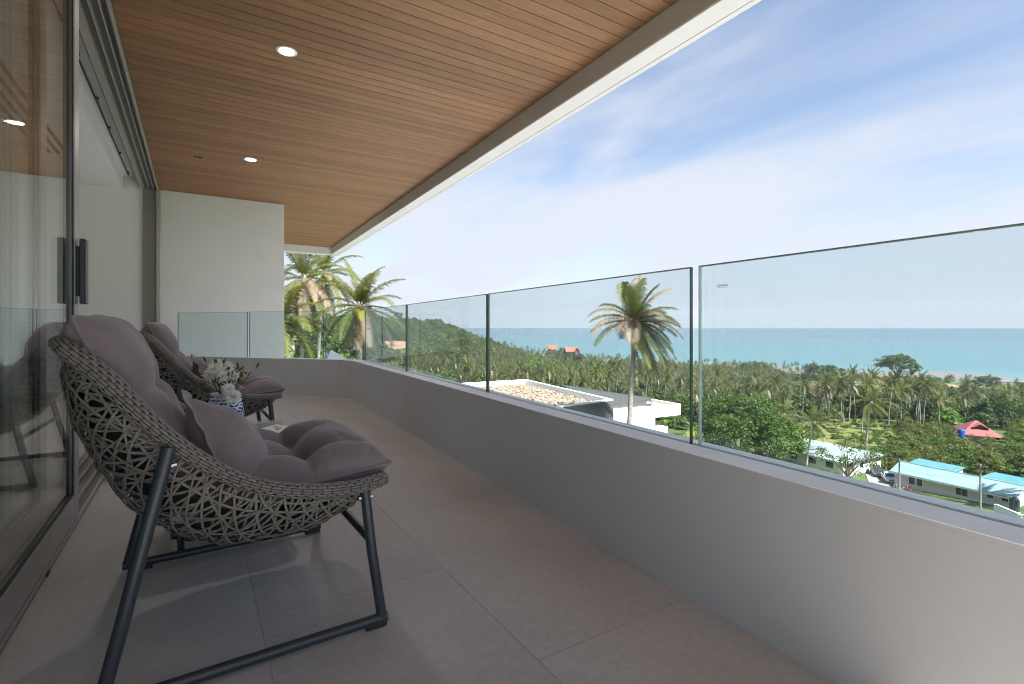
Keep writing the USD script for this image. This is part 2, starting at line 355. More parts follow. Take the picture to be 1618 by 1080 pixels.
def pane_mat(name, tint, f0=0.04, rough=0.0, top=1.0):
    """A window pane: clear, with mirror reflection that grows towards grazing angles (Schlick), the same from both sides."""
    M(name, {'t': ('transparent_bsdf', {'color': tint}), 'g': ('glossy_bsdf', {'color': (1, 1, 1), 'roughness': rough}), 'lw': ('layer_weight', {'blend': 0.5}),
             'pw': ('math', {'math_type': 'power', 'value2': 5.0}), 'mr': ('map_range', {'to_min': f0, 'to_max': top}), 'm': ('mix_closure', {})},
      [('lw.facing', 'pw.value1'), ('pw.value', 'mr.value'), ('mr.result', 'm.fac'), ('t.BSDF', 'm.closure1'), ('g.BSDF', 'm.closure2')], 'm.closure')
pane_mat('balustrade_glass', (0.905, 0.955, 0.962), 0.05)
pane_mat('door_glass', (0.90, 0.93, 0.92))
plain('glass_edge', (0.012, 0.05, 0.052), 0.12, 0.1, 20.0, spec=0.8)
plain('etched_grey', (0.45, 0.48, 0.48), 0.6, 0.05, 20.0)
plain('glass_edge_pale', (0.42, 0.50, 0.52), 0.15, 0.1, 20.0, spec=0.8)
plain('glass_edge_top', (0.16, 0.19, 0.19), 0.2, 0.1, 20.0, spec=0.8)
pane_mat('table_glass', (0.70, 0.72, 0.70), top=0.45)

M('cushion_fabric', {'tc': ('texture_coordinate', {}), 'n': ('noise_texture', {'scale': 7.0, 'detail': 4.0}),
                     'r': ('rgb_ramp', {'ramp': [(0.3, (0.168, 0.135, 0.142)), (0.7, (0.202, 0.165, 0.173))]}),
                     'w1': ('noise_texture', {'scale': 900.0, 'detail': 2.0}), 'b': ('bump', {'strength': 0.22, 'distance': 0.0015}),
                     'p': ('principled_bsdf', {'roughness': 0.85, 'specular_ior_level': 0.2, 'sheen_weight': 0.25, 'sheen_roughness': 0.5})},
  [('tc.object', 'n.vector'), ('n.fac', 'r.fac'), ('r.color', 'p.base_color'), ('tc.object', 'w1.vector'), ('w1.fac', 'b.height'), ('b.normal', 'p.normal')], 'p.BSDF')

M('curtain', {'d': ('diffuse_bsdf', {'color': (0.18, 0.175, 0.17)}), 't': ('translucent_bsdf', {'color': (0.18, 0.175, 0.17)}), 'm': ('mix_closure', {'fac': 0.4})},
  [('d.BSDF', 'm.closure1'), ('t.BSDF', 'm.closure2')], 'm.closure')

def leaf_mat(name, c0, c1, c2=None, trans=0.35, rough=0.55, objvar=0.25):
    ramp = [(0.0, c0), (0.6, c1)] + ([(1.0, c2)] if c2 else [])
    M(name, {'gi': ('geometry', {}), 'r': ('rgb_ramp', {'ramp': ramp}), 'oi': ('object_info', {}), 'mr': ('map_range', {'to_min': 1 - objvar, 'to_max': 1 + objvar}), 'mm': ('vector_math', {'math_type': 'scale'}),
             'p': ('principled_bsdf', {'roughness': rough, 'specular_ior_level': 0.35}), 't': ('translucent_bsdf', {}), 'm': ('mix_closure', {'fac': trans})},
      [('gi.random_per_island', 'r.fac'), ('oi.random', 'mr.value'), ('r.color', 'mm.vector1'), ('mr.result', 'mm.scale'), ('mm.vector', 'p.base_color'), ('mm.vector', 't.color'), ('p.BSDF', 'm.closure1'), ('t.BSDF', 'm.closure2')], 'm.closure')
leaf_mat('palm_leaf', (0.076, 0.092, 0.02), (0.15, 0.152, 0.04), (0.29, 0.245, 0.095), 0.4)
leaf_mat('palm_leaf_yellow', (0.14, 0.15, 0.03), (0.27, 0.24, 0.06), (0.36, 0.29, 0.10), 0.35)
leaf_mat('palm_leaf_dry', (0.24, 0.18, 0.12), (0.38, 0.3, 0.22), (0.5, 0.42, 0.33), 0.25)
leaf_mat('palm_leaf_far', (0.09, 0.1, 0.026), (0.175, 0.172, 0.054), (0.35, 0.295, 0.14), 0.4, objvar=0.35)
leaf_mat('leaf_fresh', (0.08, 0.135, 0.02), (0.135, 0.19, 0.032), (0.195, 0.24, 0.052), 0.4)
leaf_mat('leaf_dark', (0.052, 0.082, 0.021), (0.09, 0.12, 0.03), (0.13, 0.15, 0.042), 0.4, objvar=0.35)
leaf_mat('leaf_olive', (0.1, 0.114, 0.025), (0.165, 0.168, 0.042), (0.23, 0.21, 0.058), 0.4, objvar=0.3)
leaf_mat('leaf_hill', (0.068, 0.1, 0.023), (0.118, 0.148, 0.036), (0.17, 0.185, 0.052), 0.4, objvar=0.45)
leaf_mat('stem_green', (0.05, 0.10, 0.025), (0.08, 0.14, 0.04), None, 0.2)

# ground cover: grass, scrub, soil, and sand towards the sea
M('ground_cover', {'g': ('geometry', {}), 's': ('separate_xyz', {}), 'n': ('noise_texture', {'scale': 0.05, 'detail': 9.0, 'roughness': 0.65}), 'n2': ('noise_texture', {'scale': 0.9, 'detail': 6.0, 'roughness': 0.7}),
                   'r': ('rgb_ramp', {'ramp': [(0.3, (0.030, 0.055, 0.016)), (0.5, (0.055, 0.088, 0.024)), (0.68, (0.11, 0.125, 0.040)), (0.8, (0.20, 0.15, 0.075))]}),
                   'ad': ('math', {'math_type': 'multiply_add', 'value2': 0.45}), 'sb': ('math', {'math_type': 'multiply', 'value2': 0.72}),
                   'sand': ('map_range', {'from_min': -56.2, 'from_max': -57.2, 'clamp': True}),
                   'wet': ('rgb_ramp', {'ramp': [(0.0, (0.140, 0.126, 0.116)), (1.0, (0.115, 0.112, 0.120))]}),
                   'mx': ('mix_color', {}), 'p': ('principled_bsdf', {'roughness': 0.9, 'specular_ior_level': 0.2})},
  [('g.position', 's.vector'), ('g.position', 'n.vector'), ('g.position', 'n2.vector'), ('n2.fac', 'ad.value1'), ('n.fac', 'ad.value3'), ('ad.value', 'sb.value1'), ('sb.value', 'r.fac'), ('s.z', 'sand.value'), ('sand.result', 'mx.fac'), ('r.color', 'mx.a'), ('wet.color', 'mx.b'), ('n.fac', 'wet.fac'), ('mx.result', 'p.base_color')], 'p.BSDF')
M('field_grass', {'g': ('geometry', {}), 'n': ('noise_texture', {'scale': 0.22, 'detail': 12.0, 'roughness': 0.8}),
                  'r': ('rgb_ramp', {'ramp': [(0.38, (0.050, 0.085, 0.020)), (0.5, (0.11, 0.125, 0.034)), (0.62, (0.20, 0.165, 0.062))]}), 'p': ('principled_bsdf', {'roughness': 0.95, 'specular_ior_level': 0.15})},
  [('g.position', 'n.vector'), ('n.fac', 'r.fac'), ('r.color', 'p.base_color')], 'p.BSDF')
M('sea_water', {'g': ('geometry', {}), 'map': ('mapping', {'scale': (0.0012, 0.004, 1.0), 'rotation': (0, 0, TH)}), 'n': ('noise_texture', {'scale': 1.0, 'detail': 8.0, 'roughness': 0.6, 'distortion': 0.6}),
                'len': ('vector_math', {'math_type': 'length'}), 'dm': ('map_range', {'from_min': 480.0, 'from_max': 3600.0, 'clamp': True}),
                'ad': ('math', {'math_type': 'multiply_add', 'value2': 0.22}), 'sb': ('math', {'math_type': 'subtract', 'value2': 0.11}),
                'r': ('rgb_ramp', {'ramp': [(0.0, (0.150, 0.175, 0.185)), (0.05, (0.090, 0.160, 0.172)), (0.16, (0.056, 0.122, 0.134)), (0.5, (0.040, 0.097, 0.112)), (1.0, (0.026, 0.070, 0.088))]}),
                'nb': ('noise_texture', {'scale': 0.35, 'detail': 5.0}), 'b': ('bump', {'strength': 0.8, 'distance': 0.7}),
                'p': ('principled_bsdf', {'roughness': 0.35, 'specular_ior_level': 0.25})},
  [('g.position', 'map.vector'), ('map.vector', 'n.vector'), ('g.position', 'len.vector1'), ('len.value', 'dm.value'), ('n.fac', 'ad.value1'), ('dm.result', 'ad.value3'), ('ad.value', 'sb.value1'), ('sb.value', 'r.fac'), ('r.color', 'p.base_color'),
   ('g.position', 'nb.vector'), ('nb.fac', 'b.height'), ('b.normal', 'p.normal')], 'p.BSDF')
def lamp_mat(name, col, strength):
    M(name, {'e': ('emission', {'color': col, 'strength': strength})}, [], 'e.emission')
lamp_mat('downlight_glow', (1.0, 0.97, 0.94), 115.0)

# vase glaze: hand-painted blue strokes on white
M('vase_white', {'tc': ('texture_coordinate', {}), 'p': ('principled_bsdf', {'base_color': (0.72, 0.74, 0.76), 'roughness': 0.22})}, [], 'p.BSDF')

# ================================================================== the balcony
RF = -0.425                                   # facade plane
def inner(y): return 1.2628 + 0.0572 * y      # inner face of the long parapet, at its top
def foot(y): return 1.295 + 0.0585 * y        # and at the floor
ZT = 0.455                                    # parapet top
CEIL = 2.83
Y0, Y1 = -1.6, 13.03
CORN = (1.605, 6.22)                          # inner corner of the parapet
END = (-0.40, 8.66)                           # where the end parapet meets the facade

# floor slab and tiles
fl = thing('floor', kind='structure')
tag(fl, 'grey beige stone tiled balcony floor', 'floor')
m = MB().prism([(RF - 0.01, Y0), (1.85, Y0), (1.85, 6.4), (-0.2, 9.0), (RF - 0.01, 9.0)], -0.30, -0.0016)
obj('grout', m, 'grout', fl)
from shapely.geometry import Polygon, box as sbox
inside = Polygon([(RF + 0.004, Y0), (foot(Y0) + 0.06, Y0), (foot(6.0) + 0.07, 6.25), (-0.36, 8.76), (RF + 0.004, 8.76)])
cols = [-0.421, 0.162, 0.745, 1.328, 1.911]
for i in range(4):
    y = 1.057 - 4 * 1.17 + (0.585 if i % 2 else 0.0)
    while y < 9.2:
        g = sbox(cols[i] + 0.0009, y + 0.0009, cols[i + 1] - 0.0009, y + 1.17 - 0.0009).intersection(inside)
        if g.area > 0.002 and g.geom_type == 'Polygon':
            mm = trimesh.creation.extrude_polygon(g, 0.012, engine='earcut'); mm.apply_translation([0, 0, -0.012])
            obj('tile', mm, 'floor_tile', fl)
        y += 1.17

obj('deck_paving', MB().box(RF - 0.01, -7.0, -0.30, 1.35, Y0 - 0.003, 0.0), 'deck_stone', fl)  # unseen deck behind the camera, added to bounce sunlight into the balcony
# the parapet: body, ledge with a glazing slot, and a shadow gap at the foot
def off(p, q, d):
    p, q = np.asarray(p, float), np.asarray(q, float); t = (q - p) / np.linalg.norm(q - p)
    return np.array([t[1], -t[0]]) * d
def chain(d):
    """The parapet line moved outwards by d: long side, rounded corner, end side."""
    a0 = np.array([inner(Y0), Y0]); c = np.array(CORN); e = np.array(END)
    n1, n2 = off(a0, c, d), off(c, e, d)
    # mitre corner
    t1 = (c - a0) / np.linalg.norm(c - a0); t2 = (e - c) / np.linalg.norm(e - c)
    A_ = np.array([t1, -t2]).T
    s_ = np.linalg.solve(A_, (c + n2) - (c + n1))
    k = c + n1 + t1 * s_[0]
    r = 0.30
    pts = [a0 + n1]
    for w in np.linspace(0, 1, 7):
        pts.append((1 - w) ** 2 * (k - t1 * r) + 2 * w * (1 - w) * k + w ** 2 * (k + t2 * r))
    pts.append(e + n2)
    return [tuple(p) for p in pts]
def strip(d0, d1, z0, z1):
    return MB().prism(chain(d0) + chain(d1)[::-1], z0, z1)
par = thing('parapet_wall', 'low grey plastered parapet wall curving round the balcony edge', 'wall')
obj('wall_body', strip(0.0010, 0.166, -3.2, ZT - 0.0123), 'parapet_grey', par)
obj('wall_body', strip(0.0010, 0.102, ZT - 0.0121, ZT - 0.0017), 'parapet_grey', par)
obj('coping', strip(0.0, 0.103, ZT - 0.0015, ZT), 'ledge_grey', par)
obj('coping', strip(0.129, 0.176, ZT - 0.0118, ZT - 0.002), 'ledge_white', par)  # outer strip coloured lighter to make up for dimming through the glass
obj('glazing_seal', strip(0.104, 0.1135, ZT - 0.010, ZT - 0.004), 'rubber_black', par)
# a round stain on the plaster, as in the photograph

# glass balustrade panes
def slot_pt(y): return np.array([inner(y), y]) + off((inner(0), 0), (inner(5), 5), 0.1215)
GT = 0.0115
def pane(p, q, label, ztop=1.058, zbot=ZT - 0.0115, far_edge='glass_edge', stamp=False):
    p, q = np.asarray(p, float), np.asarray(q, float)
    t = thing('glass_panel', label, 'glass panel', (p[0], p[1], 0), math.atan2(q[1] - p[1], q[0] - p[0]), 'glass balustrade panels')
    L = np.linalg.norm(q - p); e = 0.004
    obj('pane', MB().box(e, -GT / 2, zbot, L - e, GT / 2, ztop - e), 'balustrade_glass', t)
    obj('side_edge', MB().box(0, -GT / 2, zbot, e - 0.0003, GT / 2, ztop - e), 'glass_edge', t)
    obj('side_edge', MB().box(L - e + 0.0003, -GT / 2, zbot, L, GT / 2, ztop - e), far_edge, t)
    obj('top_edge', MB().box(0, -GT / 2, ztop - e + 0.0003, L, GT / 2, ztop), 'glass_edge_top', t)
    if stamp:
        m = MB()
        for k in range(5): m.box(L - 0.115 + k * 0.008, GT / 2 + 0.0004, ztop - 0.075, L - 0.110 + k * 0.008, GT / 2 + 0.0007, ztop - 0.070)
        m.box(L - 0.117, GT / 2 + 0.0004, ztop - 0.0795, L - 0.074, GT / 2 + 0.0007, ztop - 0.078)
        obj('etched_stamp', m, 'etched_grey', t)
pane(slot_pt(-1.4), slot_pt(1.118), 'nearest and largest glass balustrade panel at the right, before the turquoise roofs', far_edge='glass_edge_pale', stamp=True)
pane(slot_pt(1.152), slot_pt(2.728), 'glass balustrade panel with the lone windblown palm seen through it')
pane(slot_pt(2.748), slot_pt(4.39), 'glass balustrade panel with the green hill seen through it')
pane(slot_pt(4.412), slot_pt(6.05), 'narrow glass balustrade panel just right of the rounded parapet corner')
e0 = np.array(CORN) + off(CORN, END, 0.1215); e1 = np.array(END) + off(CORN, END, 0.1215)
et = (e1 - e0) / np.linalg.norm(e1 - e0)
_u = lambda s: e0 + et * s
pane(_u(0.05), _u(0.455), 'very narrow glass balustrade panel at the rounded parapet corner')
pane(_u(0.485), _u(1.68), 'glass balustrade panel of the end side half in front of the white fin wall')
pane(_u(1.715), _u(2.97), 'glass balustrade panel of the end side wholly in front of the white fin wall')

# the white fin wall at the end
fw = obj('fin_wall', bevel_box(RF + 0.018, 8.872, -3.2, 1.236, 9.10, CEIL + 0.10, 0.004), 'wall_white')
tag(fw, 'tall white wall closing the far end of the balcony', 'wall')

# ceiling boards
def froof(y): return 2.413 + 0.0379 * y       # inner edge of the roof's edge beam
ce = thing('ceiling', kind='structure')
tag(ce, 'brown timber board ceiling over the balcony', 'ceiling')
PW, BT = 0.1055, 0.016
far = MB(); nb = 0
y = Y0 + 0.03
rows = []
while y < Y1 - 0.02:
    rows.append(y); y += PW
_k0 = math.ceil((1.45) / PW) * PW
for k in range(int(math.floor(Y0 / PW)), int(Y1 / PW) + 1):
    y = k * PW
    ya, yb = y + 0.0026, min(y + PW - 0.0026, Y1 - 0.003)
    if yb - ya < 0.02 or ya < Y0: continue
    xs = [RF + 0.004, 0.42, 1.935, froof(y) - 0.002]
    if xs[3] - xs[2] < 0: continue
    for i in range(3):
        xa, xb = xs[i] + 0.0003, xs[i + 1] - 0.0003
        sec_ = [(ya + 0.0022, CEIL), (yb - 0.0022, CEIL), (yb, CEIL + 0.0022), (yb, CEIL + BT), (ya, CEIL + BT), (ya, CEIL + 0.0022)]
        b = MB(); b._grid(np.array([[x, p[0], p[1]] for x in (xa, xb) for p in sec_]), 2, 6, True); b = trimesh.Trimesh(*b.arrays(), process=False)
        if 1.9 < y < 9.0 and nb < 300:
            obj('board', b, 'ceiling_wood', ce); nb += 1
        else: far.mesh(b)
obj('distant_boards', far, 'ceiling_wood', ce, kind='stuff')
m = MB().prism([(RF - 0.18, Y0), (froof(Y0) + 0.05, Y0), (froof(Y1) + 0.05, Y1 + 0.05), (RF - 0.18, Y1 + 0.05)], CEIL + BT + 0.004, CEIL + 0.05)
obj('backing', m, 'aluminium_dark', ce)

# roof slab with its edge beam
rf = thing('roof', 'white roof overhang with a stepped edge beam', 'roof')
def rline(d): return [(froof(Y0) + d, Y0), (froof(Y1) + d, Y1 + d)]
zb = CEIL - 0.165
a, b = rline(0.0), rline(0.185)
m = MB().prism([a[0], b[0], b[1], (-4.6, Y1 + 0.185), (-4.6, Y1), a[1]], zb, CEIL + 0.055)
obj('edge_beam', m, 'fascia_white', rf)
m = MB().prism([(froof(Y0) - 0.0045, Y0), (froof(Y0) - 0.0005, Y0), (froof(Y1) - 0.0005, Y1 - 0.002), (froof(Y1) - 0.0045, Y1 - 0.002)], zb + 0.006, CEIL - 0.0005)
obj('inner_trim', m, 'trim_taupe', rf)  # shade on the beam's inner face, painted as a darker strip
b2 = rline(0.191)
m = MB().prism([rline(0.150)[0], b2[0], b2[1], (-4.6, Y1 + 0.191), (-4.6, Y1 + 0.150), rline(0.150)[1]], zb - 0.004, zb)
obj('drip_edge', m, 'fascia_white', rf)
m = MB().prism([(-0.615, Y0), (froof(Y0) + 0.19, Y0), (froof(Y1) + 0.19, Y1 + 0.19), (-0.615, Y1 + 0.19)], CEIL + 0.056, CEIL + 0.42)
m.box(-4.8, Y0, CEIL + 0.135, -0.617, Y1 + 0.19, CEIL + 0.42)
obj('slab', m, 'fascia_white', rf)

# recessed downlights and a small sensor
def downlight(x, y, label):
    t = thing('downlight', label, 'ceiling light', (x, y, CEIL), 0, 'recessed ceiling lights')
    obj('trim', MB().lathe([(0.0495, -0.0010), (0.0505, -0.0050), (0.054, -0.0065), (0.066, -0.0060), (0.070, -0.0025), (0.070, -0.0003)], 40), 'frame_white', t, smooth=40)
    obj('lamp', MB().lathe([(0.0, -0.0030), (0.049, -0.0030), (0.049, -0.0006), (0.0, -0.0006)], 32), 'downlight_glow', t)
downlight(0.565, 3.93, 'larger lit recessed round downlight near the top of the timber ceiling')
downlight(0.567, 6.69, 'smaller lit recessed round downlight farther along the timber ceiling')
t = thing('ceiling_sensor', 'tiny dark sensor fitting in the timber ceiling left of the farther downlight', 'sensor', (0.025, 6.914, CEIL))
obj('body', MB().lathe([(0, -0.012), (0.018, -0.012), (0.024, -0.006), (0.03, 0.0)], 16), 'aluminium_dark', t, smooth=40)
obj('clip', bevel_box(0.022, -0.008, -0.014, 0.05, 0.008, 0.0, 0.002), 'handle_black', t)

# ------------------------------------------------------------------ facade: tracks, sliding doors, room behind
hd = thing('door_track_head', 'aluminium head track with four parallel rails above the sliding doors', 'door track')
rails = [(-0.437, -0.424, 2.775), (-0.484, -0.476, 2.79), (-0.537, -0.529, 2.79), (-0.590, -0.582, 2.79)]
for xa, xb, z in rails:
    obj('rail', bevel_box(xa, Y0, z, xb, 8.748, CEIL - 0.002, 0.001), 'aluminium', hd)
obj('rail_lip', bevel_box(-0.4475, Y0, 2.800, -0.4372, 8.748, CEIL - 0.002, 0.001), 'aluminium', hd)
obj('channel', MB().box(-0.61, Y0, CEIL, -0.424, 8.748, CEIL + 0.003), 'aluminium_taupe', hd)
obj('back_trim', bevel_box(-0.635, Y0, 2.80, -0.592, 8.748, 2.945, 0.001), 'aluminium', hd)

ft = thing('door_track_sill', 'aluminium floor track of the sliding doors', 'door track')
obj('sill', bevel_box(-0.62, Y0, -0.03, RF - 0.001, 8.748, 0.006, 0.001), 'aluminium_taupe', ft)
for xa, xb, z in [(-0.436, -0.426, 0.022), (-0.480, -0.472, 0.026), (-0.533, -0.525, 0.026), (-0.586, -0.578, 0.026)]:
    obj('rail', bevel_box(xa, Y0, 0.0062, xb, 8.748, z, 0.001), 'aluminium', ft)
obj('drain_cap', bevel_box(-0.4255, 2.30, 0.001, -0.4205, 2.34, 0.012, 0.001), 'rubber_black', ft)

def sliding_door(x, ya, yb, label, handle):
    t = thing('sliding_door', label, 'sliding door')
    w, z0, z1, ts = 0.095, 0.028, 2.785, 0.036
    obj('stile', bevel_box(x - ts, yb - w, z0, x, yb, z1, 0.0015), 'aluminium', t)
    obj('stile', bevel_box(x - ts, ya, z0, x, ya + w, z1, 0.0015), 'aluminium', t)
    obj('bottom_rail', bevel_box(x - ts + 0.0005, ya + w + 0.0005, z0, x - 0.0005, yb - w - 0.0005, 0.140, 0.0015), 'aluminium', t)
    obj('top_rail', bevel_box(x - ts + 0.0005, ya + w + 0.0005, z1 - 0.10, x - 0.0005, yb - w - 0.0005, z1, 0.0015), 'aluminium', t)
    g = MB()
    for s in (x - 0.0065, x - ts + 0.0015):
        g.box(s, yb - w - 0.022, 0.141, s + 0.005, yb - w - 0.001, z1 - 0.101)
        g.box(s, ya + w + 0.001, 0.141, s + 0.005, ya + w + 0.012, z1 - 0.101)
        g.box(s, ya + w + 0.0125, 0.141, s + 0.005, yb - w - 0.0225, 0.153)
    obj('gasket', g, 'rubber_black', t)
    obj('glass', MB().box(x - 0.023, ya + w + 0.002, 0.142, x - 0.013, yb - w - 0.002, z1 - 0.102), 'door_glass', t)
    if handle:
        h = obj('handle', bevel_box(x + 0.012, yb - 0.078, 0.952, x + 0.034, yb - 0.012, 1.232, 0.003), 'handle_black', t)
        obj('handle_mount', bevel_box(x + 0.0003, yb - 0.065, 0.985, x + 0.0118, yb - 0.025, 1.20, 0.002), 'handle_black', t)
sliding_door(RF - 0.002, 0.30, 2.900, 'outer glass sliding door with a black pull handle, reflecting the wicker chair', True)
sliding_door(RF - 0.103, 0.25, 2.870, 'inner glass sliding door stacked behind the outer one, without a visible handle', False)

jb = thing('door_jamb', 'taupe aluminium door jamb at the far end of the opening', 'door jamb')
obj('reveal', bevel_box(-0.602, 8.749, 0.0, -0.445, 8.80, CEIL, 0.001), 'aluminium_taupe', jb)
obj('edge_profile', bevel_box(-0.4445, 8.70, 0.006, -0.424, 8.80, 2.774, 0.002), 'aluminium', jb)
obj('cover_strip', bevel_box(-0.4238, 8.74, 0.0, RF + 0.017, 8.871, CEIL - 0.001, 0.002), 'aluminium', jb)
for z in (2.52, 1.40, 0.45):
    obj('screw', MB().lathe([(0, 0.004), (0.006, 0.004), (0.007, 0)], 10).move((0, 0, 0)), 'rubber_black', thing('screw_cap', parent=jb, loc=(-0.535, 8.7485, z))) if False else obj('screw', MB().tube([(-0.535, 8.744, z), (-0.535, 8.7488, z)], 0.006, 8), 'rubber_black', jb)
    obj('screw', MB().tube([(-0.452, 8.742, z - 0.01), (-0.452, 8.7488, z - 0.01)], 0.007, 8), 'rubber_black', jb)

rm = thing('room_wall', 'white plastered wall of the room behind the sliding doors', 'wall')
obj('end_wall', MB().box(-4.6, 8.802, 0.0, -0.4245, 8.95, CEIL + 0.12), 'room_white', rm)
bw_ = MB().box(-4.75, Y0, -0.2, -4.602, 3.6, CEIL + 0.12); bw_.box(-4.75, 6.4, -0.2, -4.602, 8.95, CEIL + 0.12); bw_.box(-4.75, 3.6, 2.4, -4.602, 6.4, CEIL + 0.12); bw_.box(-4.75, 3.6, -0.2, -4.602, 6.4, 0.9)
obj('back_wall', bw_, 'room_white', rm)
#obj('near_wall', MB().box(-4.6, Y0 - 0.15, -0.2, 2.3, Y0 - 0.002, CEIL + 0.05), 'room_white', rm)
ci = thing('room_ceiling', kind='structure'); tag(ci, 'white room ceiling with a dropped edge', 'ceiling')
obj('ceiling_panel', MB().box(-4.6, Y0, 2.775, -0.825, 8.80, 2.795), 'room_white', ci)
obj('drop_edge', MB().box(-0.846, Y0, 2.7955, -0.825, 8.80, 2.944), 'room_white', ci)
obj('curtain_recess', MB().box(-0.85, Y0, 2.945, -0.592, 8.80, 2.96), 'room_white', ci)
ct = thing('curtain_track', 'pair of thin dark curtain tracks in the ceiling recess', 'curtain track')
for x in (-0.765, -0.685):
    obj('track', MB().box(x, Y0, 2.936, x + 0.012, 8.70, 2.9445), 'rubber_black', ct)
for yy in (4.2, 5.0, 5.9, 6.7, 7.6, 8.5):
    obj('glider', bevel_box(-0.752, yy, 2.928, -0.735, yy + 0.03, 2.9445, 0.002), 'handle_black', ct)
gr = thing('air_grille', 'white ceiling air grille with dark slots in the room', 'air vent')
obj('frame', bevel_box(-1.60, 4.6, 2.768, -1.10, 7.6, 2.7745, 0.002), 'room_white', gr)
for i in range(4):
    obj('slot', MB().box(-1.20 - 0.075 * i, 4.7, 2.7655, -1.17 - 0.075 * i, 7.4, 2.7678), 'rubber_black', gr)
rfl = obj('room_floor', MB().box(-4.6, Y0, -0.2, -0.6205, 8.80, -0.002), 'room_floor', kind='structure')
tag(rfl, 'reddish brown timber floor inside the room', 'floor')

def curtain(x, ya, yb, label, amp, wl, seed):
    rng = np.random.default_rng(seed)
    n = int((yb - ya) / 0.012)
    yy = np.linspace(ya, yb, n)
    ph = np.cumsum(rng.uniform(0.6, 1.5, n)) * 0.012 * 2 * np.pi / wl
    zz = np.linspace(0.015, 2.93, 7)
    v = np.array([[x + amp * math.sin(ph[i]) * (0.8 + 0.2 * math.sin(ph[i] * 0.37 + z)), yy[i] + 0.01 * math.sin(2 * ph[i]), z] for z in zz for i in range(n)])
    f = [[j * n + i, j * n + i + 1, (j + 1) * n + i + 1, (j + 1) * n + i] for j in range(len(zz) - 1) for i in range(n - 1)]
    c = obj('curtain', (v, np.array(f)), 'curtain', smooth=True)
    tag(c, label, 'curtain')
curtain(-0.72, 0.35, 3.05, 'pale sheer curtain hanging in folds behind the glass door', 0.035, 0.11, 3)

# building below the balcony, so that it stands on the slope
tc_ = obj('terrace', MB().prism([(1.6, -7.0), (8.6, -7.0), (7.0, 17.0), (-3.0, 17.0), (-3.0, 9.2), (-0.2, 9.2), (1.9, 6.5)], -3.5, -3.3), 'terrace_stone', kind='structure')  # pale slab out of view, added to throw sunlight up to the ceiling
tag(tc_, 'unseen pale slab added below the balcony to bounce sunlight up', 'terrace')
hb = thing('villa_body', 'white house storeys below the balcony floor', 'building')
obj('rear_court', MB().box(-16, -4, -0.6, -4.8, 14, -0.4), 'terrace_stone', hb)  # unseen pale ground, added so that neutral light enters the room
obj('lower_storey', MB().prism([(-4.7, Y0 - 0.1), (1.2, Y0 - 0.1), (1.5, 6.4), (-0.3, 8.9), (-4.7, 8.9)], -9.0, -0.31), 'white_paint', hb)

# ================================================================== furniture
from scipy.interpolate import PchipInterpolator
RIM = np.array([(-.378, .798), (-.318, .742), (-.255, .665), (-.19, .59), (-.12, .525), (-.04, .468), (.05, .430), (.15, .408), (.25, .400), (.332, .405)])
BOT = np.array([(-.392, .815), (-.412, .740), (-.398, .635), (-.350, .505), (-.275, .375), (-.170, .285), (-.04, .235), (.10, .238), (.24, .288), (.348, .392)])
WID = np.array([.265, .295, .325, .350, .365, .375, .378, .378, .372, .355])
_s = np.linspace(0, 1, len(RIM))
f_rim, f_bot, f_wid = PchipInterpolator(_s, RIM), PchipInterpolator(_s, BOT), PchipInterpolator(_s, WID)
def shell(s, t):
    s, t = np.clip(np.asarray(s, float), 0, 1), np.clip(np.asarray(t, float), -1, 1)
    ph = np.abs(t) * np.pi / 2
    n = 2.5
    yy = np.sign(t) * f_wid(s) * np.sin(ph) ** (2 / n)
    k = (np.clip(np.cos(ph), 0, 1) ** (2 / n))[..., None]
    xz = f_rim(s) * (1 - k) + f_bot(s) * k
    return np.stack([xz[..., 0], yy, xz[..., 1]], -1)
def shell_normal(s, t, e=0.004):
    a = shell(s + e, t) - shell(s - e, t); b = shell(s, t + e) - shell(s, t - e)
    n = np.cross(a, b); n /= np.linalg.norm(n, axis=-1, keepdims=True) + 1e-9
    c = shell(s, t) - np.array([0.05, 0, 0.55])
    sg = np.sign(np.sum(n * c, -1, keepdims=True)); sg[sg == 0] = 1
    return n * sg

def ribbon(mb, p, n, w, h, sides=6):
    """A flattened cane along p with face normals n."""
    t = np.gradient(p, axis=0); t /= np.linalg.norm(t, axis=1, keepdims=True) + 1e-9
    b = np.cross(n, t); b /= np.linalg.norm(b, axis=1, keepdims=True) + 1e-9
    n2 = np.cross(t, b)
    ang = np.arange(sides) * 2 * np.pi / sides + 0.3
    v = p[:, None] + np.cos(ang)[None, :, None] * b[:, None] * w / 2 + np.sin(ang)[None, :, None] * n2[:, None] * h / 2
    mb._grid(v.reshape(-1, 3), len(p), sides, True)

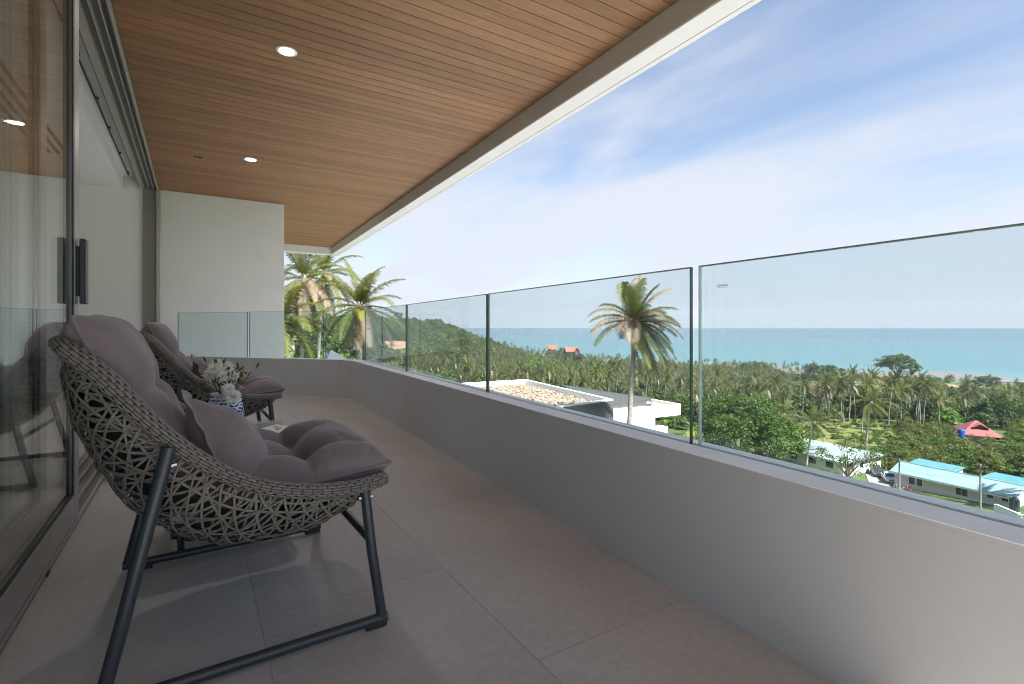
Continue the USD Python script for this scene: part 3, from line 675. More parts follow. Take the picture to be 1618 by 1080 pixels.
def weave(seed=5, inward=0.0, fams=((0.16, 40), (-0.16, 40), (0.48, 50), (-0.48, 50), (1.10, 22), (-1.10, 22)), wd=0.0062, curv=True):
    rng = np.random.default_rng(seed)
    mb = MB()
    def strand(s0, s1, t0, t1, k, ph, w):
        n = 30
        q = np.linspace(0, 1, n)
        s = s0 + (s1 - s0) * q + 0.005 * np.sin(3.1 * q + ph)
        t = t0 + (t1 - t0) * q
        ok = (s > 0.0) & (s < 1.0)
        if ok.sum() < 5: return
        i = np.nonzero(ok)[0]; s, t, q = s[i[0]:i[-1] + 1], t[i[0]:i[-1] + 1], q[i[0]:i[-1] + 1]
        nn = shell_normal(s, t)
        p = shell(s, t) + nn * (0.0038 * np.sin(q * 34 + ph) + 0.0022 * k - inward)[:, None]
        ribbon(mb, p, nn, w, 0.0040)
    for k, (d, cnt) in enumerate(fams):
        lo, hi = -abs(d) - 0.02, 1.02 + abs(d)
        for j in range(cnt):
            c = lo + (hi - lo) * (j + rng.uniform(0.36, 0.64)) / cnt
            dd = d * rng.uniform(0.94, 1.06)
            strand(c - dd / 2, c + dd / 2, -1, 1, (k % 3) - 1, rng.uniform(0, 6.28), wd * rng.uniform(0.9, 1.15))
    for t0 in (-0.93, -0.86, 0.86, 0.93):
        strand(0.01, 0.99, t0, t0, 0, 1.0, 0.007)
    return mb

def rim_path():
    """The rim as a closed loop: near side down to the front, front bar, far side up, back bar."""
    a = shell(np.linspace(0, 1, 90), np.full(90, -1.0))
    b = shell(np.full(46, 1.0), np.linspace(-1, 1, 46))
    c = shell(np.linspace(1, 0, 90), np.full(90, 1.0))
    d = shell(np.full(36, 0.0), np.linspace(1, -1, 36))
    p = np.vstack([a, b[1:], c[1:], d[1:-1]])
    L = np.concatenate([[0], np.cumsum(np.linalg.norm(np.diff(np.vstack([p, p[:1]]), axis=0), axis=1))])
    n = 420
    q = np.linspace(0, L[-1], n, endpoint=False)
    pp = np.vstack([p, p[:1]])
    r = np.stack([np.interp(q, L, pp[:, k]) for k in range(3)], 1)
    for _ in range(8): r = 0.5 * r + 0.25 * (np.roll(r, 1, 0) + np.roll(r, -1, 0))
    return r, L[-1]

def rim_meshes():
    p, L = rim_path(); n = len(p)
    t = np.roll(p, -1, 0) - np.roll(p, 1, 0); t /= np.linalg.norm(t, axis=1, keepdims=True)
    cen = np.array([0.0, 0, 0.50])
    out = p - cen; out[:, 2] *= 0.35
    out -= t * np.sum(out * t, 1, keepdims=True); out /= np.linalg.norm(out, axis=1, keepdims=True)
    up = np.cross(t, out); up *= np.sign(up[:, 2:3] + 1e-9)
    wide = 0.0215 + 0.011 * np.clip((p[:, 2] - 0.42) / 0.38, 0, 1)       # the band widens towards the back
    tall = np.full(n, 0.0175)
    def at(i, ang, lift):
        i = np.asarray(i, float); i0 = np.floor(i).astype(int) % n; i1 = (i0 + 1) % n; w = (i - np.floor(i))[..., None]
        lerp = lambda A: A[i0] * (1 - w) + A[i1] * w
        P, O, U = lerp(p), lerp(out), lerp(up)
        W = wide[i0][..., None] + lift[..., None]; T = tall[i0][..., None] + lift[..., None]
        return P + O * W * np.cos(ang)[..., None] + U * T * np.sin(ang)[..., None]
    core = MB()
    ang = np.linspace(0, 2 * np.pi, 12, endpoint=False)
    I, A = np.meshgrid(np.arange(n), ang, indexing='ij')
    v = at(I, A, np.full(I.shape, -0.0022)).reshape(-1, 3)
    q = np.array([[i * 12 + j, i * 12 + (j + 1) % 12, ((i + 1) % n) * 12 + (j + 1) % 12, ((i + 1) % n) * 12 + j] for i in range(n) for j in range(12)])
    core.add(v, q)
    br = MB(); rows = 15; rng = np.random.default_rng(2)
    nb = int(L / 0.0255); seg = n / nb
    gu, gv = np.meshgrid(np.linspace(0, 1, 4), np.linspace(0, 1, 4), indexing='ij')
    f = np.array([[i * 4 + j, i * 4 + j + 1, (i + 1) * 4 + j + 1, (i + 1) * 4 + j] for i in range(3) for j in range(3)])
    for r in range(rows):
        for k in range(nb):
            i0 = (k + 0.5 * (r % 2)) * seg
            I = i0 + (0.03 + 0.93 * gu) * seg
            A = (r + 0.08 + 0.84 * gv) * 2 * np.pi / rows + 0.2
            edge = np.where((gu == 0) | (gu == 1), 1.0, 0.0)
            lift = 0.0026 * np.sin(np.pi * gv) + 0.0002 - 0.0022 * edge + rng.uniform(-0.0006, 0.0006)
            br.add(at(I, A, lift).reshape(-1, 3), f)
    return core, br

def soft_pad(lx, ly, th, tufts=(), valleys=(), n=72, power=3.2, seed=0, wrinkle=0.004, belly=0.55, flange=0.0, ears=0.0):
    """A stuffed pad in the xy plane: two puffed faces meeting at a seam; returns (mesh arrays, seam loop)."""
    g = np.linspace(-1, 1, n)
    X, Y = np.meshgrid(g, g, indexing='ij')
    # square grid bent a little towards a rounded square, corners kept as ears
    rr = 1 - (0.10 - ears) * (X ** 2 * Y ** 2)
    pin = 1 - 0.055 * (1 - Y ** 2) * 0 - 0.06 * np.where(np.abs(X) > 0, (1 - Y ** 2) * X ** 2, 0)
    pin2 = 1 - 0.06 * (1 - X ** 2) * Y ** 2
    px, py = X * rr * pin * lx / 2, Y * rr * pin2 * ly / 2
    fl = 1 - flange
    ex, ey = np.clip(np.abs(X) / fl, 0, 1), np.clip(np.abs(Y) / fl, 0, 1)
    h = ((1 - ex ** power) * (1 - ey ** power)) ** belly
    dent = np.zeros_like(h)
    for (tx, ty, dep, rad) in tufts:
        d2 = ((px - tx) ** 2 + (py - ty) ** 2) ** 0.5
        dent += dep * np.exp(-(d2 / rad) ** 1.2)
    for (x0, y0, x1, y1, dep, rad) in valleys:
        a, b = np.array([x0, y0]), np.array([x1, y1]); ab = b - a
        w = np.clip(((px - a[0]) * ab[0] + (py - a[1]) * ab[1]) / (ab @ ab), 0, 1)
        d = np.hypot(px - a[0] - w * ab[0], py - a[1] - w * ab[1])
        dent += dep * np.exp(-(d / rad) ** 1.3)
    q = np.stack([px * 9 + seed, py * 9, 0 * px], -1)
    wr = (meshkit.fbm(q, 3, seed) - 0.5) * 2 * wrinkle
    q2 = np.stack([(px + 0.6 * py) * 26 + seed, (py - 0.6 * px) * 7, 0 * px + 3], -1)
    cre = np.abs(meshkit.fbm(q2, 3, seed + 5) - 0.5)
    wr = wr - wrinkle * 0.45 * np.exp(-(cre / 0.035) ** 2)
    # small gathers along the seam
    edge = np.clip(1 - h, 0, 1) ** 3
    gather = 0.0045 * edge * (np.sin(px * 95 + seed) + np.sin(py * 95 + 2 * seed)) * (h > 0.02)
    zt = h * th * 0.55 * (1 - np.clip(dent, 0, 0.93)) + wr * (h > 0.01) + gather
    zb = -h * th * 0.45 - wr * 0.4 * (h > 0.01)
    idx = np.arange(n * n).reshape(n, n)
    f = np.stack([idx[:-1, :-1], idx[1:, :-1], idx[1:, 1:], idx[:-1, 1:]], -1).reshape(-1, 4)
    if flange:
        ww = (meshkit.fbm(q * 1.7 + 9, 2, seed + 3) - 0.5) * 0.05
        fm = np.clip((np.maximum(np.abs(X), np.abs(Y)) - fl) / flange, 0, 1)
        zt = zt + fm * ww; zb = zb + fm * ww - 0.0015
    top = np.stack([px, py, zt], -1).reshape(-1, 3); bot = np.stack([px, py, zb], -1).reshape(-1, 3)
    v = np.vstack([top, bot]); faces = np.vstack([f, f[:, ::-1] + n * n])
    seam_i = np.concatenate([idx[0, :], idx[1:, -1], idx[-1, ::-1][1:], idx[::-1, 0][1:-1]])
    # close the sides where the flange leaves a gap
    k = len(seam_i); a = seam_i; b = np.roll(seam_i, -1)
    faces = np.vstack([faces, np.stack([a, a + n * n, b + n * n, b], 1)])
    return v, faces, (top[seam_i] + bot[seam_i]) / 2
def place(v, org, ex, ey, ez):
    R = np.stack([np.asarray(q, float) / np.linalg.norm(q) for q in (ex, ey, ez)], 0)
    return v @ R + np.asarray(org, float)

chair_proto = thing('wicker_armchair', 'nearer grey wicker lounge armchair with mauve cushions and dark tubular sled legs', 'armchair', (0.127, 1.81, 0), math.radians(1.5), 'wicker armchairs on the balcony')
obj('weave', weave(), 'wicker', chair_proto, smooth=50, kind='stuff')
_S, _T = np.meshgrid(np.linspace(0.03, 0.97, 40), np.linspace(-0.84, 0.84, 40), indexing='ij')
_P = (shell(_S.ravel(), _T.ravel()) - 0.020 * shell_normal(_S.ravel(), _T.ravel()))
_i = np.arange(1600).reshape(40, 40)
obj('inner_lining', (_P, np.stack([_i[:-1, :-1], _i[1:, :-1], _i[1:, 1:], _i[:-1, 1:]], -1).reshape(-1, 4)), 'wicker_core', chair_proto, smooth=True)  # near-black sheet that paints shade into the gaps of the weave
core, br = rim_meshes()
obj('rim_core', core, 'wicker_core', chair_proto)
obj('rim_binding', br, 'wicker', chair_proto, smooth=True, kind='stuff')
# inner frame hoops that show through the weave
m = MB()
for t0 in (-0.45, 0.0, 0.45):
    m.tube(shell(np.linspace(0.02, 0.98, 24), np.full(24, t0)) - 0.012 * shell_normal(np.linspace(0.02, 0.98, 24), np.full(24, t0)), 0.006, 8)
for s0 in (0.35, 0.62, 0.85):
    m.tube(shell(np.full(28, s0), np.linspace(-0.98, 0.98, 28)) - 0.014 * shell_normal(np.full(28, s0), np.linspace(-0.98, 0.98, 28)), 0.007, 8)
obj('inner_frame', m, 'chair_frame', chair_proto, smooth=40)
for sy in (-1, 1):
    yl = 0.398 * sy
    rear = [(-0.186, 0.385 * sy, 0.572), (-0.225, 0.39 * sy, 0.40), (-0.27, 0.396 * sy, 0.20), (-0.312, yl, 0.022)]
    front = [(0.276, 0.372 * sy, 0.392), (0.292, 0.385 * sy, 0.22), (0.318, yl, 0.022)]
    obj('leg', MB().tube(rear, 0.0152, 14), 'chair_frame', chair_proto, smooth=40)
    obj('leg', MB().tube(front, 0.0140, 14), 'chair_frame', chair_proto, smooth=40)
    obj('runner', MB().tube([(-0.325, yl, 0.024), (0, yl, 0.024), (0.331, yl, 0.024)], 0.0140, 14), 'chair_frame', chair_proto, smooth=40)
    for x in (-0.27, 0.30):
        obj('foot_pad', bevel_box(x - 0.03, yl - 0.011, 0.0, x + 0.03, yl + 0.011, 0.016, 0.003), 'handle_black', chair_proto)
    for p_, d_ in (((-0.19, 0.385 * sy, 0.525), (0.02, 0, 0.004)), ((0.278, 0.373 * sy, 0.365), (0.02, 0, 0))):
        p_ = np.array(p_); d_ = np.array(d_)
        obj('bolt', MB().tube([p_ - d_, p_ + d_], 0.006, 8), 'chrome', chair_proto)
for x, z, w in ((0.290, 0.245, 0.386), (-0.255, 0.265, 0.392)):
    obj('cross_bar', MB().tube([(x, -w, z), (x, 0, z), (x, w, z)], 0.0115, 12), 'chair_frame', chair_proto, smooth=40)
# seat and back cushions
v, f, seam = soft_pad(0.60, 0.67, 0.155, power=4.6, belly=0.46,  tufts=[(0.055, -0.12, .62, .055), (0.055, 0.12, .62, .055)],
                      valleys=[(0.055, -0.34, 0.055, 0.34, .40, .030), (-0.28, -0.12, 0.055, -0.12, .30, .035), (0.055, -0.12, 0.31, -0.20, .24, .035), (-0.30, 0.12, 0.055, 0.12, .30, .035), (0.055, 0.12, 0.31, 0.20, .24, .035), (0.055, -0.12, 0.055, 0.12, .25, .05)], seed=3, ears=0.03, wrinkle=0.007)
E_ = ((0.995, 0, 0.10), (0, 1, 0), (-0.10, 0, 0.995))
sc_ = obj('seat_cushion', (place(v, (0.098, 0, 0.408), *E_), f), 'cushion_fabric', chair_proto, smooth=True)
obj('piping', MB().tube(place(np.vstack([seam, seam[:2]]), (0.098, 0, 0.408), *E_), 0.0060, 7), 'cushion_fabric', sc_, smooth=True)
_b = trimesh.creation.icosphere(1, 1.0); obj('button', (place(_b.vertices * [0.009, 0.009, 0.004] + [0.055, -0.12, 0.010], (0.098, 0, 0.408), *E_), _b.faces), 'cushion_fabric', sc_, smooth=True)
_b = trimesh.creation.icosphere(1, 1.0); obj('button', (place(_b.vertices * [0.009, 0.009, 0.004] + [0.055, 0.12, 0.010], (0.098, 0, 0.408), *E_), _b.faces), 'cushion_fabric', sc_, smooth=True)
v, f, seam = soft_pad(0.56, 0.54, 0.175, power=4.0, belly=0.48,  tufts=[(0.03, 0.0, .50, .05)], valleys=[(-0.28, 0.0, 0.28, 0.0, .34, .028), (0.03, -0.24, 0.03, 0.24, .20, .03)], seed=8, ears=0.02, wrinkle=0.007)
d_ = np.array([-0.40, 0, 0.916])
E_ = (d_, (0, 1, 0), (0.916, 0, 0.40))
bc_ = obj('back_cushion', (place(v, (-0.272, 0, 0.635), d_, (0, -1, 0), (0.916, 0, 0.40)), f), 'cushion_fabric', chair_proto, smooth=True)
obj('piping', MB().tube(place(np.vstack([seam, seam[:2]]), (-0.272, 0, 0.635), d_, (0, -1, 0), (0.916, 0, 0.40)), 0.0065, 7), 'cushion_fabric', bc_, smooth=True)

chair2 = instance_of(chair_proto, 'wicker_armchair', 'farther grey wicker lounge armchair, partly hidden behind the flower vase', 'armchair', (0.135, 3.985, 0), math.radians(1.0), None, 'wicker armchairs on the balcony')

def throw_pillow(loc, rz, label, seed):
    t = thing('throw_pillow', label, 'pillow', loc, rz, 'throw pillows on the armchairs')
    v, f, seam = soft_pad(0.36, 0.34, 0.17, seed=seed, power=2.4, belly=0.62, flange=0.10, ears=0.10, wrinkle=0.008, n=64)
    ux = np.array([-0.40, 0.40, 0.82]); uz = np.array([0.88, -0.10, 0.46]); uz -= ux * (uz @ ux) / (ux @ ux); uy = np.cross(uz, ux)
    obj('cover', (place(v, (0, 0, 0), ux, uy, uz), f), 'cushion_fabric', t, smooth=True)
    obj('edge_seam', MB().tube(place(np.vstack([seam, seam[:2]]), (0, 0, 0), ux, uy, uz), 0.0022, 5), 'cushion_fabric', t, smooth=True)
throw_pillow((0.088, 1.68, 0.482), 0.0, 'mauve throw pillow leaning in the nearer wicker armchair', 11)
throw_pillow((0.098, 3.85, 0.482), 0.05, 'mauve throw pillow leaning in the farther wicker armchair', 23)

# side table
TX, TY, TZ = 0.13, 2.465, 0.405
tb = thing('side_table', 'low wicker side table with a dark glass top between the armchairs', 'table', (TX, TY, 0))
w, c = 0.225, 0.055
octa = [(-w + c, -w), (w - c, -w), (w, -w + c), (w, w - c), (w - c, w), (-w + c, w), (-w, w - c), (-w, -w + c)]
obj('glass_top', MB().prism(octa, TZ - 0.006, TZ), 'table_glass', tb)
m = MB()
rng = np.random.default_rng(4)
for k in range(34):
    x = -w + 0.012 + k * (2 * w - 0.024) / 33
    zz = TZ - 0.012
    yy = np.linspace(-w + 0.02, w - 0.02, 14)
    ribbon(m, np.stack([np.full(14, x), yy, zz + 0.0016 * np.sin(yy * 150 + k * math.pi)], 1), np.tile([0, 0, 1.0], (14, 1)), 0.011, 0.003)
obj('top_weave', m, 'table_weave', tb, kind='stuff')
m = MB()
corners = [np.array([x, y]) for x, y in octa]
for i in range(8):
    a, b = corners[i], corners[(i + 1) % 8]
    L = np.linalg.norm(b - a); nn = np.array([(b - a)[1], -(b - a)[0], 0]) / L
    cnt = max(2, int(L / 0.022))
    for zc in (TZ - 0.018, TZ - 0.030):
        p = np.linspace(0, 1, 8)[:, None] * np.append(b - a, 0) + np.append(a, zc)
        ribbon(m, p, np.tile(nn, (8, 1)), 0.011, 0.005)
    for k in range(cnt):
        for d in (-1, 1):
            s0 = (k + 0.5) / cnt; s1 = s0 + d * 0.09 / L
            if s1 < -0.05 or s1 > 1.05: continue
            q = np.linspace(0, 1, 8)
            p = np.stack([a[0] + (b - a)[0] * (s0 + (s1 - s0) * q), a[1] + (b - a)[1] * (s0 + (s1 - s0) * q), (TZ - 0.036) - (TZ - 0.086) * q], 1) + nn * (0.003 * d) - np.outer(q, np.append((a + b) / 2, 0)) * 0.12
            ribbon(m, p, np.tile(nn, (8, 1)), 0.0085, 0.0042)
obj('side_weave', m, 'table_weave', tb, kind='stuff')
for sx in (-1, 1):
    for sy in (-1, 1):
        obj('leg', MB().tube([(sx * 0.17, sy * 0.17, 0.0), (sx * 0.185, sy * 0.185, TZ - 0.02)], 0.012, 10), 'chair_frame', tb, smooth=40)
obj('base_ring', MB().tube([(x * 0.86, y * 0.86, 0.05) for x, y in octa + octa[:2]], 0.008, 8), 'chair_frame', tb, smooth=40)

# vase with hand-painted blue dashes, and flowers
VX, VY = 0.118, 2.565
vs = thing('vase', 'white ceramic vase with dark blue dashes on the side table', 'vase', (VX, VY, TZ))
prof = [(0.0, 0.002), (0.050, 0.002), (0.060, 0.006), (0.071, 0.030), (0.0755, 0.060), (0.072, 0.095), (0.063, 0.125), (0.056, 0.145), (0.0575, 0.156), (0.053, 0.157), (0.050, 0.145), (0.058, 0.11), (0.064, 0.06), (0.05, 0.012), (0.0, 0.012)]
pr = np.array(prof)
obj('body', MB().lathe(prof, 48), 'vase_white', vs, smooth=40)
m = MB(); rng = np.random.default_rng(9)
fr = PchipInterpolator(pr[2:9, 1], pr[2:9, 0])
for r in range(11):
    z = 0.018 + r * 0.0122
    for k in range(17):
        a0 = (k + 0.5 * (r % 2) + rng.uniform(-0.15, 0.15)) * 2 * np.pi / 17
        wd = rng.uniform(0.009, 0.014) / float(fr(z)); hh = rng.uniform(0.0035, 0.0060); sl = rng.choice([-1, 1]) * rng.uniform(0.2, 0.6)
        A = a0 + np.linspace(-wd, wd, 5)
        lo = [((float(fr(z)) + 0.0006) * math.cos(x), (float(fr(z)) + 0.0006) * math.sin(x), z + sl * (x - a0) * 0.05 - hh * (1 - ((x - a0) / wd) ** 2 * 0.7)) for x in A]
        hi = [((float(fr(z)) + 0.0006) * math.cos(x), (float(fr(z)) + 0.0006) * math.sin(x), z + sl * (x - a0) * 0.05 + hh * (1 - ((x - a0) / wd) ** 2 * 0.7)) for x in A]
        m.add(np.array(lo + hi), np.array([[i, i + 1, i + 6, i + 5] for i in range(4)]))
obj('painted_dashes', m, 'vase_blue', vs, kind='stuff')

def bloom(c, nrm, R, seed, label):
    """A chrysanthemum: several whorls of narrow curved petals round a small eye; a stem goes down into the vase."""
    rng = np.random.default_rng(seed)
    t = thing('chrysanthemum', label, 'flower', c, 0, 'white flowers in the vase')
    nrm = np.asarray(nrm, float); nrm /= np.linalg.norm(nrm)
    e1 = np.cross(nrm, [0.3, 0.2, 0.9]); e1 /= np.linalg.norm(e1); e2 = np.cross(nrm, e1)
    m = MB()
    for wh, (cnt, L, el) in enumerate([(20, 1.0, -0.10), (18, 0.92, 0.25), (16, 0.75, 0.6), (12, 0.52, 0.95), (8, 0.32, 1.25)]):
        for k in range(cnt):
            az = (k + rng.uniform(-0.3, 0.3)) * 2 * np.pi / cnt + wh
            l = R * L * rng.uniform(0.8, 1.15); e_ = el + rng.uniform(-0.15, 0.15); w_ = R * 0.075
            rad = e1 * math.cos(az) + e2 * math.sin(az); tan = -e1 * math.sin(az) + e2 * math.cos(az)
            q = np.array([0.04, 0.4, 0.8, 1.0])
            ee = e_ - 0.7 * q ** 2 * (0.6 if wh < 3 else -0.3)
            p = np.cumsum(np.vstack([[0, 0, 0], (np.cos(ee[1:])[:, None] * rad + np.sin(ee[1:])[:, None] * nrm) * np.diff(q)[:, None] * l]), 0) + rad * 0.04 * l
            ws = w_ * np.array([0.5, 1.0, 0.9, 0.25])
            v = np.vstack([p - tan * ws[:, None], p + tan * ws[:, None] + nrm * 0.0006])
            m.add(v, np.array([[i, i + 1, i + 5, i + 4] for i in range(3)]))
    obj('petals', m, 'petal', t, kind='stuff')
    s = trimesh.creation.icosphere(1, R * 0.16); s.apply_translation(nrm * R * 0.10)
    obj('eye', s, 'flower_eye', t, smooth=True)
    c = np.asarray(c, float)
    base = np.array([VX, VY, TZ + 0.10]) + np.array([rng.uniform(-.02, .02), rng.uniform(-.02, .02), 0]) - c
    q = np.linspace(0, 1, 6)[:, None]
    obj('stem', MB().tube((1 - q) * (-nrm * 0.01) * (1 - q) + q * base - nrm * 0.05 * q * (1 - q), 0.0022, 6), 'stem_green', t)
BL = [((355, 578), 2.55, 0.044, 'large open white chrysanthemum at the top of the bouquet'), ((338, 584), 2.51, 0.038, 'white chrysanthemum at the upper left of the bouquet'), ((331, 593), 2.53, 0.034, 'half open white chrysanthemum at the left edge of the bouquet'),
      ((371, 594), 2.57, 0.034, 'white chrysanthemum at the right edge of the bouquet'), ((352, 594), 2.47, 0.030, 'small white chrysanthemum in the middle of the bouquet'), ((361, 614), 2.46, 0.032, 'creamy white chrysanthemum low in the bouquet'), ((368, 626), 2.48, 0.042, 'drooping white chrysanthemum hanging over the vase rim'), ((345, 574), 2.60, 0.036, 'white chrysanthemum at the back of the bouquet')]
for i, ((u, vv), yy, R, lab) in enumerate(BL):
    q = np.array([(u - CU) / FPX, 1.0]); wx, wy = CT * q[0] + ST, -ST * q[0] + CT
    D = yy / wy
    c = np.array([wx * D, yy, EYE - (vv - CV) / FPX * D])
    nrm = (c - np.array([VX, VY, TZ + 0.13])) * np.array([1, 1, 1.0]); nrm /= np.linalg.norm(nrm)
    nrm = nrm + np.array([0.2, -0.75, 0.15])
    bloom(c, nrm, R, 40 + i, lab)
m = MB(); rng = np.random.default_rng(31)
for k in range(120):
    c = np.array([VX, VY, TZ + 0.15]) + rng.normal(0, 1, 3) * np.array([0.045, 0.045, 0.035]) + np.array([0, 0, 0.055])
    d = c - np.array([VX, VY, TZ + 0.10]); d /= np.linalg.norm(d); d = d + rng.normal(0, 0.35, 3); d /= np.linalg.norm(d)
    s_ = np.cross(d, [0, 0, 1.0]) + rng.normal(0, 0.2, 3); s_ /= np.linalg.norm(s_)
    L, W_ = rng.uniform(0.022, 0.042), rng.uniform(0.006, 0.011)
    m.add(np.array([c, c + d * L * 0.5 + s_ * W_, c + d * L, c + d * L * 0.5 - s_ * W_]), [[0, 1, 2, 3]])
obj('bouquet_leaves', m, 'leaf_fresh', label='small green leaves between the white flowers in the vase', cat='leaves', kind='stuff')

lf = thing('leaflet', 'small white folded leaflet lying on the side table', 'leaflet', (0.303, 2.40, TZ + 0.0005), math.radians(24))
obj('page', MB().slab([(-0.045, -0.07, 0.0008), (0.045, -0.07, 0.0008), (0.045, 0.07, 0.0008), (-0.045, 0.07, 0.0008)], (0, 0, 1), 0.0006), 'paper', lf)
obj('cover_page', MB().slab([(-0.045, -0.07, 0.0012), (0.043, -0.07, 0.012), (0.043, 0.07, 0.012), (-0.045, 0.07, 0.0012)], (0, 0, 1), 0.0004), 'paper', lf)
obj('printed_leaf', MB().slab([(-0.02, -0.035, 0.0052), (0.0, -0.01, 0.0075), (0.02, -0.02, 0.0098), (0.005, 0.02, 0.0082)], (0, 0, 1), 0.0002), 'print_green', lf)
obj('printed_leaf', MB().slab([(0.005, 0.025, 0.0082), (0.02, 0.01, 0.0098), (0.03, 0.035, 0.011), (0.012, 0.05, 0.009)], (0, 0, 1), 0.0002), 'print_yellow', lf)

# ================================================================== terrain, sea, coast
SEA = -58.0
DK = np.array([0, 12, 25, 40, 60, 90, 130, 180, 250, 330, 430, 560, 700, 850, 1100, 1500], float)
UK = [-900, 300, 450, 560, 640, 700, 760, 850, 960, 1090, 1250, 1420, 1618, 2600]
ZK = np.array([
    [-4, -5, -6, -7, -8, -9, -10, -11, -10, -8, -4, 2, 6, 0, -10, -20],
    [-4, -5, -6, -6, -6, -7, -8, -9, -11, -10, -6, 1, 2, -10, -40, -62],
    [-4, -4, -4, -4.2, -4, -3.6, -5, -8, -11, -12, -9, 2, -6, -30, -58, -66],
    [-4, -5, -5.5, -6, -7, -9, -12, -17, -22, -21, -9, 4, -4, -30, -58, -66],
    [-4, -6, -9, -13, -18, -22, -25, -27, -28, -24, -11, 0, -8, -35, -58, -66],
    [-4, -6, -10, -15, -20, -24, -26, -28, -29, -27, -16, -2, -10, -40, -58, -66],
    [-4, -7, -12, -17, -22, -26, -27, -29, -30, -31, -27, -22, -29, -50, -59, -66],
    [-4, -8, -13, -19, -25, -28, -29, -30, -31, -33.5, -36, -38, -40, -53, -59.5, -66],
    [-4, -8, -14, -20, -26, -28, -29, -30, -33, -37, -42, -46, -50, -57, -60, -66],
    [-4, -8, -14, -20, -26, -28, -29, -31, -36, -41, -47, -52, -56.0, -58.2, -61, -66],
    [-4, -8, -14, -20, -26, -28, -29, -32, -41, -46, -51, -55.6, -57.5, -58.5, -62, -66],
    [-4, -8, -14, -20, -26, -28, -29, -32.5, -41.5, -47, -52.5, -57.0, -58.1, -59.5, -63, -66],
    [-4, -8, -14, -20, -26, -28, -29, -33, -42, -49, -54.6, -58.1, -59.2, -60.5, -64, -66],
    [-4, -8, -14, -20, -26, -28, -29, -33, -42, -49, -55.5, -59.0, -59.6, -61, -64, -66]], float)
PK = np.degrees(np.arctan((np.array(UK, float) - CU) / FPX))
from scipy.interpolate import RegularGridInterpolator
_cols = []
for k, ph in enumerate(PK):
    _cols.append(np.interp(DK * 1.0, DK, ZK[k]))
_back = np.array([-4, -3, -1, 2, 6, 11, 17, 24, 32, 40, 46, 50, 50, 44, 30, 10], float)
PHI = np.concatenate([[-180, -120], PK, [90, 130, 180]])
ZZ = np.vstack([_back, _back, np.array(_cols), np.minimum(_back, ZK[-1] + 25), _back, _back])
_rgi = RegularGridInterpolator((PHI, DK), ZZ, bounds_error=False, fill_value=None)
def terrain_uD(phi_deg, D):
    return _rgi(np.stack([np.broadcast_to(phi_deg, np.shape(D)) + 0.0 * np.asarray(D), np.clip(D, 0, 1500)], -1))
def zground(x, y):
    x, y = np.asarray(x, float), np.asarray(y, float)
    xc, zc = CT * x - ST * y, ST * x + CT * y
    rho = np.hypot(xc, zc); ph = np.degrees(np.arctan2(xc, zc))
    D = rho * np.maximum(np.cos(np.radians(np.clip(ph, -66, 66))), 0.38)
    z = terrain_uD(ph, D)
    bump = (meshkit.fbm(np.stack([x * 0.012, y * 0.012, 0 * x], -1), 3, 4) - 0.5)
    return z + bump * np.clip((D - 200) / 150, 0, 1) * np.where(z > -50, 9.0, 1.2)
def base(u, D):
    g = ground(u, D); return np.array([g[0], g[1], float(zground(g[0], g[1]))])

na, nr = 300, 150
ph = np.concatenate([np.linspace(-180, -66, 30, endpoint=False), np.linspace(-66, 62, 240, endpoint=False), np.linspace(62, 180, 31)])
rho = np.concatenate([[0.01], np.geomspace(3, 1650, 170)])
PH, RH = np.meshgrid(np.radians(ph), rho, indexing='ij')
XC, ZC = RH * np.sin(PH), RH * np.cos(PH)
X, Y = CT * XC + ST * ZC, -ST * XC + CT * ZC
Z = zground(X, Y)
Z = np.where(RH < 11.5, np.minimum(Z, -4.0) - 0.5, Z)
n0, n1 = X.shape
i, j = np.meshgrid(np.arange(n0 - 1), np.arange(n1 - 1), indexing='ij')
q = np.stack([i * n1 + j, (i + 1) * n1 + j, (i + 1) * n1 + j + 1, i * n1 + j + 1], -1).reshape(-1, 4)
tr = obj('terrain', (np.stack([X, Y, Z], -1).reshape(-1, 3), q[:, ::-1]), 'ground_cover', smooth=True, kind='structure')
tag(tr, 'green hillside and coastal plain sloping down to the beach', 'terrain')
R_ = 45000.0
ang = np.linspace(0, 2 * np.pi, 97)[:-1]
v = [[0, 0, SEA]]
for r in (400, 1500, 5000, 15000, R_): v += [[r * math.cos(a), r * math.sin(a), SEA] for a in ang]
f = [[0, 1 + k, 1 + (k + 1) % 96] for k in range(96)]
for c in range(4):
    for k in range(96):
        a, b = 1 + c * 96 + k, 1 + c * 96 + (k + 1) % 96
        f += [[a, a + 96, b + 96], [a, b + 96, b]]
se = obj('sea', (np.array(v), np.array(f)), 'sea_water', kind='structure'); tag(se, 'calm turquoise sea reaching to the horizon', 'sea')

